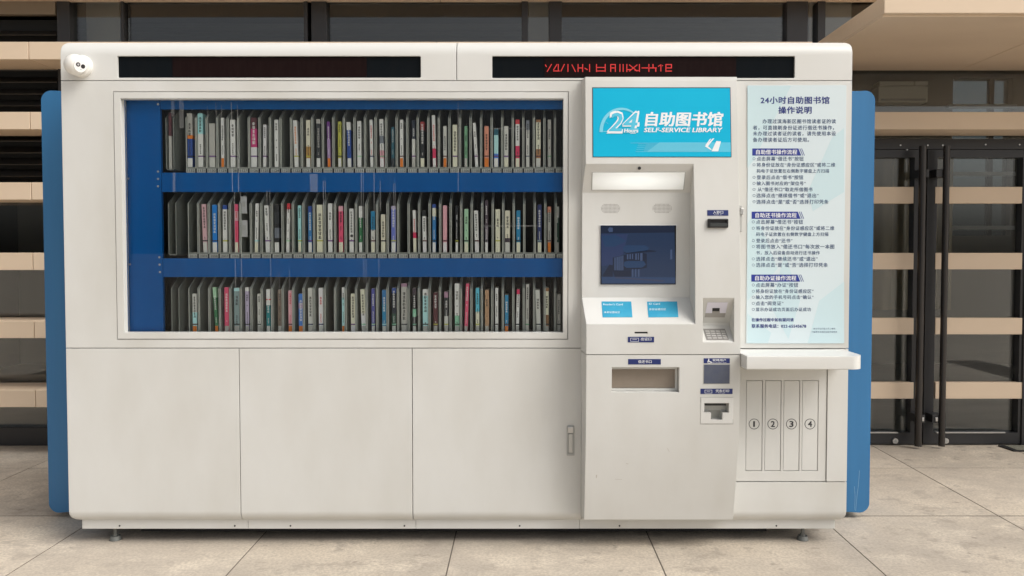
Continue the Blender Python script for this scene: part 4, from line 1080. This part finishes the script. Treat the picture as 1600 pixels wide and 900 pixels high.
# px of the spine, width, top py, colours from the top (name, py where it ends), call label, band above it, lean px, short name, title ink (d dark, w white, r red, o orange, - none)
T_ = [ (299, 8, 177, [('grey', 211), ('orange', 217), ('royal', 0)], 'white', 'black', 0, 'grey royal blue', 'd'),
 (315.5, 7.5, 177, [('lightblue', 209), ('white', 0)], 'white', 'purple', 0, 'pale blue topped white', 'd'), (333.5, 9, 193, [('grey', 0)], 'palegrey', 'purple', 0, 'short thick grey', '-'),
 (349.9, 4.5, 184, [('white', 0)], 'orange', '', 0, 'thin white orange-footed', 'd'), (365.8, 7.5, 187, [('white', 0)], 'white', 'purple', 0, 'plain white purple-banded', 'd'),
 (398.5, 9, 184, [('maroon', 201), ('magenta', 230), ('palepink', 0)], 'white', 'purple', 0, 'thick maroon and magenta', 'w'), (415.4, 4.5, 194.7, [('palepink', 0)], 'white', 'purple', 1, 'thin pinkish white', 'd'),
 (433.7, 6, 187, [('white', 0)], '', '', 0, 'greyish white unlabelled', 'd'), (463.7, 6, 188, [('white', 0)], 'white', 'olive', -2, 'leaning white orange-titled', 'o'),
 (483.2, 6.5, 187.5, [('ivory', 229), ('ochre', 0)], 'white', 'olive', 0, 'ivory and ochre', 'd'), (499, 6, 186, [('grey', 193), ('charcoal', 0)], 'white', '', 0, 'charcoal grey-topped', 'g'),
 (515, 4.5, 190, [('purple', 217), ('lilac', 0)], 'orange', '', -1, 'thin purple', 'w'), (532, 5, 190, [('olive', 0)], 'white', 'charcoal', 0, 'olive yellow', 'd'),
 (546.5, 6, 190.6, [('white', 203), ('royal', 0)], 'white', '', -1.5, 'royal blue white-topped', 'w'), (562.5, 6, 189, [('white', 0)], 'white', 'palegreen', 0, 'white green-banded', 'd'),
 (581.5, 4.5, 187, [('white', 0)], 'white', 'navy', -1, 'thin white navy-banded', 'r'), (597.4, 6, 186, [('white', 212), ('slate', 224), ('white', 235), ('pink', 0)], 'palepink', 'midgreen', -1, 'white and pink slate-patched', 'd'),
 (614.7, 4.5, 198.5, [('darkteal', 0)], 'charcoal', '', 0, 'thin dark teal', 'g'), (628.3, 5, 187, [('white', 0)], 'orange', 'maroon', 0, 'tall white orange-footed', 'd'),
 (647, 5, 187.5, [('darknavy', 217), ('palegrey', 0)], 'grey', 'purple', 0, 'navy-topped grey', 'w'), (660.7, 6, 190, [('darkred', 203), ('black', 0)], 'cream', '', 0, 'black red-topped', 'w'),
 (678.7, 5, 180, [('white', 232), ('crimson', 0)], 'white', '', -1.5, 'tallest white crimson-patched', 'r'), (695.8, 5, 197, [('palegrey', 0)], 'orange', 'maroon', 0, 'short pale grey orange-footed', 'd'),
 (711.3, 7, 195, [('cream', 0)], 'cream', 'purple', 0, 'cream purple-banded', 'd'), (728.4, 4.5, 197, [('midgreen', 0)], 'grey', '', 0, 'thin mid green', 'd'),
 (743.3, 4.5, 192, [('white', 0)], 'white', 'purple', -4, 'strongly leaning white', 'd'), (760.5, 6.5, 197, [('salmon', 208), ('salmon', 0)], 'orange', 'maroon', 0, 'salmon orange-footed', 'd'),
 (775.4, 6.5, 201, [('darkteal', 211), ('palecyan', 240), ('blue', 0)], 'white', 'purple', 0, 'pale cyan', '-'), (791, 6.5, 197, [('palegrey', 0)], 'cream', 'purple', 0, 'plain pale grey', 'd'),
 (808.7, 6, 187, [('red', 194), ('white', 228), ('crimson', 0)], 'cream', 'maroon', 0, 'white red-ended', 'd'), (824.6, 5, 188, [('slate', 203), ('palegrey', 0)], 'palegrey', 'slate', 0, 'bluish grey', 'd'),
 (841, 7, 187, [('brown', 191), ('cream', 233), ('brown', 0)], 'palegrey', 'maroon', 0, 'brown cream-panelled', 'd'), (858.3, 5, 187, [('grey', 0)], 'grey', 'midgreen', 0, 'thin grey green-banded', 'd')]
M_ = [(320.2, 6.5, 319, [('dustypink', 0)], 'palegrey', 'charcoal', -2, 'dusty pink', 'd'), (336, 7, 320, [('brightblue', 0)], 'white', 'navy', 0, 'bright blue', 'w'),
 (352, 6.5, 320.5, [('royal', 327), ('white', 0)], 'white', 'olive', 0, 'white blue-topped', 'd'), (370, 5, 319, [('rose', 330), ('pink', 345), ('rose', 0)], 'cream', '', 0, 'pinkish red', 'r'),
 (401.5, 5, 318, [('white', 0)], 'cream', 'palecyan', 2, 'thin white cyan-banded', 'd'), (417.8, 6.5, 321, [('white', 0)], 'white', 'purple', -2, 'white bold-titled', 'd'),
 (432.9, 7, 319, [('black', 331), ('charcoal', 350), ('black', 356), ('slate', 372), ('black', 0)], 'white', '', 0, 'black grey-panelled', '-'),
 (450.6, 4.5, 318, [('red', 327), ('white', 0)], 'white', 'palegreen', 2, 'thin white red-topped', 'd'), (468.6, 5, 321, [('lightblue', 0)], 'cream', 'olive', 0, 'light blue', 'd'),
 (484.8, 5.5, 322, [('royal', 332), ('steelblue', 0)], 'white', 'purple', 0, 'steel blue', 'w'), (500, 9, 320, [('cream', 0)], 'cream', 'olive', 0, 'widest cream', 'd'),
 (516.2, 6.5, 318, [('white', 0)], 'white', 'purple', 0, 'tall white purple-banded', 'd'), (533, 6.5, 322, [('pink', 330), ('rose', 0)], 'cream', '', 0, 'rose red', 'd'),
 (549.5, 6.5, 326, [('white', 0)], 'white', 'purple', 0, 'white black-dotted', 'd'), (563.7, 5, 322, [('white', 340), ('green', 0)], 'white', '', 0, 'green white-topped', 'w'),
 (583, 6, 330, [('tealblue', 359), ('palegrey', 0)], 'cream', 'maroon', 0, 'half blue half grey', 'd'), (598.9, 6.5, 335, [('ivory', 0)], 'cream', 'charcoal', 0, 'short ivory', 'd'),
 (615, 6.5, 322, [('lavender', 327), ('periwinkle', 0)], 'white', 'olive', 0, 'periwinkle blue', 'w'), (647.9, 4.5, 328.5, [('white', 363), ('crimson', 372), ('cream', 0)], 'cream', '', -1, 'thin white crimson-patched', 'r'),
 (663.2, 5.5, 329, [('black', 338), ('white', 0)], 'palepink', 'maroon', -1, 'white black-topped', 'd'), (678.4, 5, 319, [('royal', 325), ('cream', 338), ('steelblue', 0)], 'white', 'charcoal', 0, 'blue cream-banded', 'w'),
 (695.4, 6, 321, [('pink', 0)], 'palepink', 'maroon', 0, 'salmon pink', '-'), (713.8, 4, 322, [('black', 0)], 'white', 'olive', 0, 'thin black white-titled', 'w'),
 (728.7, 6, 326.5, [('palegreen', 0)], 'cream', 'charcoal', 0, 'pale green', 'd'), (744.6, 6, 329, [('white', 0)], 'palepink', 'maroon', -1.5, 'short white maroon-banded', 'd'),
 (760.2, 4.5, 313, [('plum', 354), ('greymauve', 0)], 'white', 'charcoal', 0, 'tallest plum and mauve', 'w'), (777.8, 7, 327, [('cream', 0)], 'cream', 'olive', 0, 'cream olive-banded', 'd'),
 (793, 7.5, 329, [('ivory', 372), ('plum', 0)], 'palegrey', '', 0, 'ivory dark-footed', 'd'), (810, 6, 329, [('tealblue', 0)], 'cream', 'darknavy', 0, 'teal blue', 'w'),
 (843, 6, 320, [('navy', 0)], 'cream', 'greyteal', 0, 'navy white-titled', 'w'), (858.3, 5, 323, [('salmon', 332), ('grey', 0)], 'orange', 'maroon', 0, 'grey beige orange-footed', 'd'),
 (871, 4.5, 323, [('palegrey', 340), ('darkgreen', 0)], 'grey', '', 0, 'dark green', 'w')]
B_ = [(303, 6.5, 459, [('palegrey', 488), ('palecyan', 0)], 'orange', 'maroon', 0, 'grey and cyan orange-footed', 'd'), (336, 5, 449, [('palegreen', 465), ('green', 0)], 'orange', '', -4, 'leaning dark green', 'w'),
 (353.2, 6.5, 449, [('rose', 0)], 'grey', '', 0, 'plain rose', 'w'), (369, 8, 450, [('palecyan', 455), ('greyteal', 0)], 'grey', 'charcoal', 0, 'wide grey teal', 'd'),
 (385.3, 5.5, 449, [('white', 455), ('lavender', 0)], 'grey', 'charcoal', 0, 'lavender', 'd'), (404, 5, 459, [('palegrey', 0)], 'grey', 'charcoal', 0, 'short pale grey', 'd'),
 (418.4, 6, 452, [('white', 467), ('red', 469), ('white', 477), ('teal', 0)], 'palegrey', '', 0, 'teal white-topped', 'w'), (436.2, 5.5, 453, [('greybrown', 0)], 'grey', '', 0, 'grey brown', 'd'),
 (452.7, 5.5, 454, [('pink', 0)], 'orange', 'maroon', 0, 'pink orange-footed', 'r'), (469.2, 6.5, 459, [('blue', 473), ('lilac', 482), ('blue', 0)], 'orange', '', 0, 'blue orange-footed', 'w'),
 (484.2, 7, 450, [('palegrey', 0)], 'grey', 'navy', 0, 'wide pale grey', 'd'), (500.7, 6.5, 450, [('palepink', 0)], 'palegrey', 'navy', 0, 'pale pink red-titled', 'r'),
 (535.8, 4, 449, [('white', 465), ('palecyan', 0)], 'orange', '', 0, 'thinnest white', 'd'), (551, 6.5, 459, [('cream', 0)], 'palepink', 'purple', 0, 'short cream', 'd'),
 (567, 6.5, 452, [('cream', 490), ('palepink', 0)], 'grey', 'mint', -2, 'leaning beige', 'd'), (582.5, 5, 451, [('indigo', 0)], 'palegrey', 'palegreen', 0, 'indigo', 'w'),
 (599.8, 6, 453, [('steelblue', 475), ('tealblue', 0)], 'palegrey', 'palecyan', 0, 'steel blue', 'w'), (615, 6, 450, [('royal', 458), ('darknavy', 490), ('darkgreen', 0)], 'palegrey', 'mint', 0, 'blue-topped dark navy', 'w'),
 (631, 8.5, 443, [('mauve', 448), ('grey', 0)], 'grey', 'charcoal', 0, 'widest grey', 'd'), (647, 5, 450, [('plum', 460), ('black', 483), ('mint', 495), ('charcoal', 0)], 'palegrey', 'mint', 0, 'black mint-patched', 'w'),
 (664.3, 8, 452, [('white', 462), ('palecyan', 0)], 'grey', 'charcoal', 0, 'wide pale cyan', 'd'), (680.2, 6.5, 457, [('maroon', 0)], 'grey', 'olive', 0, 'maroon brown', 'w'),
 (697, 6, 456, [('mauve', 465), ('charcoal', 494), ('palegrey', 0)], 'grey', 'olive', 0, 'charcoal mauve-topped', 'w'), (714, 7, 443, [('white', 493), ('mint', 0)], 'grey', 'darkgreen', 0, 'tall white mint-footed', 'd'),
 (729, 5, 443, [('rose', 0)], 'grey', '', 3, 'leaning tall rose', 'w'), (746, 5.5, 450, [('cyan', 487), ('cream', 0)], 'grey', 'olive', 0, 'cyan and cream', 'd'),
 (760.8, 6, 453, [('tan', 0)], 'grey', '', 0, 'tan brown', 'd'), (776, 4.5, 450, [('white', 0)], 'palegrey', 'charcoal', 0, 'plain white', 'd'),
 (791.5, 5.5, 461, [('tealblue', 0)], 'orange', 'maroon', 0, 'short teal blue', 'w'), (809, 4.5, 452, [('crimson', 460), ('white', 0)], 'grey', 'charcoal', 2, 'thin white crimson-topped', 'd'),
 (824, 5, 444, [('grey', 0)], 'grey', 'midgreen', 1, 'tall grey dark-titled', 'd'), (841, 6.5, 453, [('palegrey', 0)], 'grey', 'charcoal', -2, 'leaning pale grey', 'd'),
 (854.4, 6, 450, [('brown', 455), ('cream', 492), ('brown', 0)], 'grey', 'charcoal', 0, 'brown cream-panelled', 'd'), (873.4, 5, 460, [('grey', 0)], 'grey', 'charcoal', 0, 'short dull grey', 'd')]
BR = 1.42                                       # print is lit inside the cabinet only by what the glass lets in
def bmat(n):
    c = tuple(min(.84, v * BR) for v in lin(C[n]))
    return mat('book_' + n, c, .42)
INK = {'d': 'black', 'w': 'white', 'r': 'red', 'o': 'orange', 'g': 'grey'}
used = set()
M_pages = mat('book_pages', (.62, .58, .48), .8)
for (rname, sh, zs), data, pyl, pyb in ((rows[0], T_, (247.2, 245.0, 243.2), 262.3), (rows[1], M_, (378.6, 377.2, 375.2), 394.2), (rows[2], B_, (509.2, 507.6, 505.8), 527)):
    zb0 = zs + .0275
    for i, (px, wd, ptop, segs, lab, band, lean, short, ink) in enumerate(data):
        x0, x1 = X(px - wd / 2 + (lean / 2), 400, YS), X(px + wd / 2 + (lean / 2), 400, YS)
        if lean: x0, x1 = X(px - wd / 2 - lean / 2, 400, YS), X(px + wd / 2 - lean / 2, 400, YS)
        zt = Z(ptop, YS); h = zt - zb0
        dl = (X(px + lean, 400, YS) - X(px, 400, YS)) / h if lean else 0
        rnd = random.Random(i * 7 + len(rname) * 101)
        dep = rnd.uniform(.14, .17)
        names = []
        mb = MB()
        z = zt
        for n, pe in segs:
            ze = Z(pe, YS) if pe else zb0
            if n not in names: names.append(n)
            k = names.index(n)
            mb.box(x0, x1, YS, YS + dep, ze, z, mi=k)
            z = ze
        mb.box(x0 + .002, x1 - .002, YS + .003, YS + dep - .002, zt, zt + .0006, mi=len(names))
        def done(mb_): 
            for v in mb_.bm.verts: v.co.x += dl * (v.co.z - zb0)
            return mb_
        bk = obj('book', done(mb), [bmat(n) for n in names] + [M_pages], origin=((x0 + x1) / 2, YS + dep / 2, zb0))
        zl, zb1, zb2_ = (Z(p, YS) for p in pyl)
        if lab:
            mb = MB(); mb.box(x0 + .0008, x1 - .0008, YS - .0008, YS + .0002, zb0 + .0006, zl); obj('call_label', done(mb), bmat(lab), bk)
        if band:
            mb = MB(); mb.box(x0 - .0006, x1 + .0006, YS - .0011, YS + .03, zb1, zb2_); obj('band', done(mb), bmat(band), bk)
        if ink != '-':                           # title: small strokes too fine to read, and the smaller marks of author and label
            mb = MB(); wg = (x1 - x0) * .56; xc = (x0 + x1) / 2; zz = zt - rnd.uniform(.012, .05)
            stop = (zb2_ if lab else zb0 + .03) + .006
            big = rnd.randint(3, 8)
            cnt = 0
            while zz > stop and cnt < 22:
                s = wg if cnt < big else wg * .55
                hh = s * .95
                if cnt != big or rnd.random() < .4:
                    for q in range(3):
                        zc = zz - hh * (q + .5) / 3; e = rnd.uniform(.55, 1)
                        mb.poly([(xc - s / 2 * e, YS - .0005, zc - hh * .09), (xc + s / 2 * e, YS - .0005, zc - hh * .09), (xc + s / 2 * e, YS - .0005, zc + hh * .09), (xc - s / 2 * e, YS - .0005, zc + hh * .09)])
                    xo = xc + rnd.uniform(-.3, .3) * s
                    mb.poly([(xo - s * .08, YS - .0006, zz - hh), (xo + s * .08, YS - .0006, zz - hh), (xo + s * .08, YS - .0006, zz), (xo - s * .08, YS - .0006, zz)])
                zz -= hh * 1.22; cnt += 1
                if cnt == big: zz -= rnd.uniform(.01, .05)
                if cnt > big and rnd.random() < .06: zz -= .03
            if mb.bm.faces: tag(obj('title_print', done(mb), bmat(INK[ink]), bk), kind='stuff')
            else: mb.bm.free()
        if rname == 'middle' and short == 'white black-dotted':
            x, z = at(px, 368.5, YS - .001); mb = MB(); mb.cyl((x, YS - .0012, z), (x, YS, z), .0075, 16); obj('black_dot', mb, M_ink, bk)
        nb_ = f'right of the {data[i - 1][7]} one' if i else 'nearest the blue column'
        lab_ = f'{short} book {nb_} on the {rname} shelf'
        if lab_ in used or len(lab_.split()) > 16: print('LABEL?', lab_)
        used.add(lab_)
        tag(bk, lab_, 'book', 'library books behind the glass')
# thin booklet stuck in the bay by the column
x0, x1 = X(264, 240, YS), X(268.4, 240, YS); zb0 = rows[0][2] + .0205
zt, zm_ = Z(176, YS), Z(212.5, YS)
mb = MB(); mb.box(x0, x1, YS, YS + .15, zm_, zt); mb.box(x0, x1, YS, YS + .15, zb0, zm_, mi=1)
bk = obj('book', mb, [bmat('maroon'), bmat('grey')])
tag(bk, 'thin maroon and grey book alone in the bay beside the blue column', 'book', 'library books behind the glass')

# ---------------------------------------------------------------- dome camera on the header
cx_, cz_ = at(128.5, 104, F); 
dc = thing('security_camera', 'white dome security camera fixed to the top corner of the machine', 'security camera', (cx_, F, cz_))
M_cam = mat('camera_white', (.80, .79, .75), .3)
mb = MB(); mb.cyl((cx_, F - .022, cz_), (cx_, F - .0005, cz_), .052, 40, r2=.055)
es = [e for e in mb.bm.edges if all(v.co.y < F - .02 for v in e.verts)]
bmesh.ops.bevel(mb.bm, geom=es, offset=.008, segments=3, affect='EDGES', profile=.5)
obj('mount_base', mb, M_cam, dc, smooth=40)
bc = Vector((cx_ - .008, F - .046, cz_ - .002)); rr = .051
tgt = Vector((.83, -.52, -.22)).normalized()
mb = MB(); mb.sphere(bc, rr, seg=40)
for v in mb.bm.verts:                     # the flat that carries the lens plate
    d_ = (v.co - bc).dot(tgt)
    if d_ > rr * .78: v.co -= tgt * (d_ - rr * .78)
obj('dome', mb, M_cam, dc, smooth=60)
pc = bc + tgt * (rr * .80)
mb = MB(); mb.cyl(pc - tgt * .012, pc + tgt * .003, .031, 32); obj('lens_plate', mb, mat('plate_white', (.84, .84, .83), .25), dc, smooth=40)
side = tgt.cross(Vector((0, 0, 1))).normalized(); up = side.cross(tgt).normalized()
for k, (a, b_) in enumerate(((.012, .004), (-.0125, -.001))):
    c = pc + side * a + up * b_
    mb = MB(); mb.cyl(c, c + tgt * .0045, .0102, 24)
    if k == 0: mb.cyl(c + tgt * .0044, c + tgt * .0054, .005, 16, mi=1)  # ring reflection in this lens, painted as a pale disc
    obj('lens', mb, [mat('lens_dark', (.03, .028, .03), .12), mat('lens_glint', (.5, .5, .52), .2)], dc, smooth=40)
c = pc - up * .018 - side * .004
mb = MB(); mb.cyl(c, c + tgt * .004, .0018, 8); obj('microphone_hole', mb, M_ink, dc)
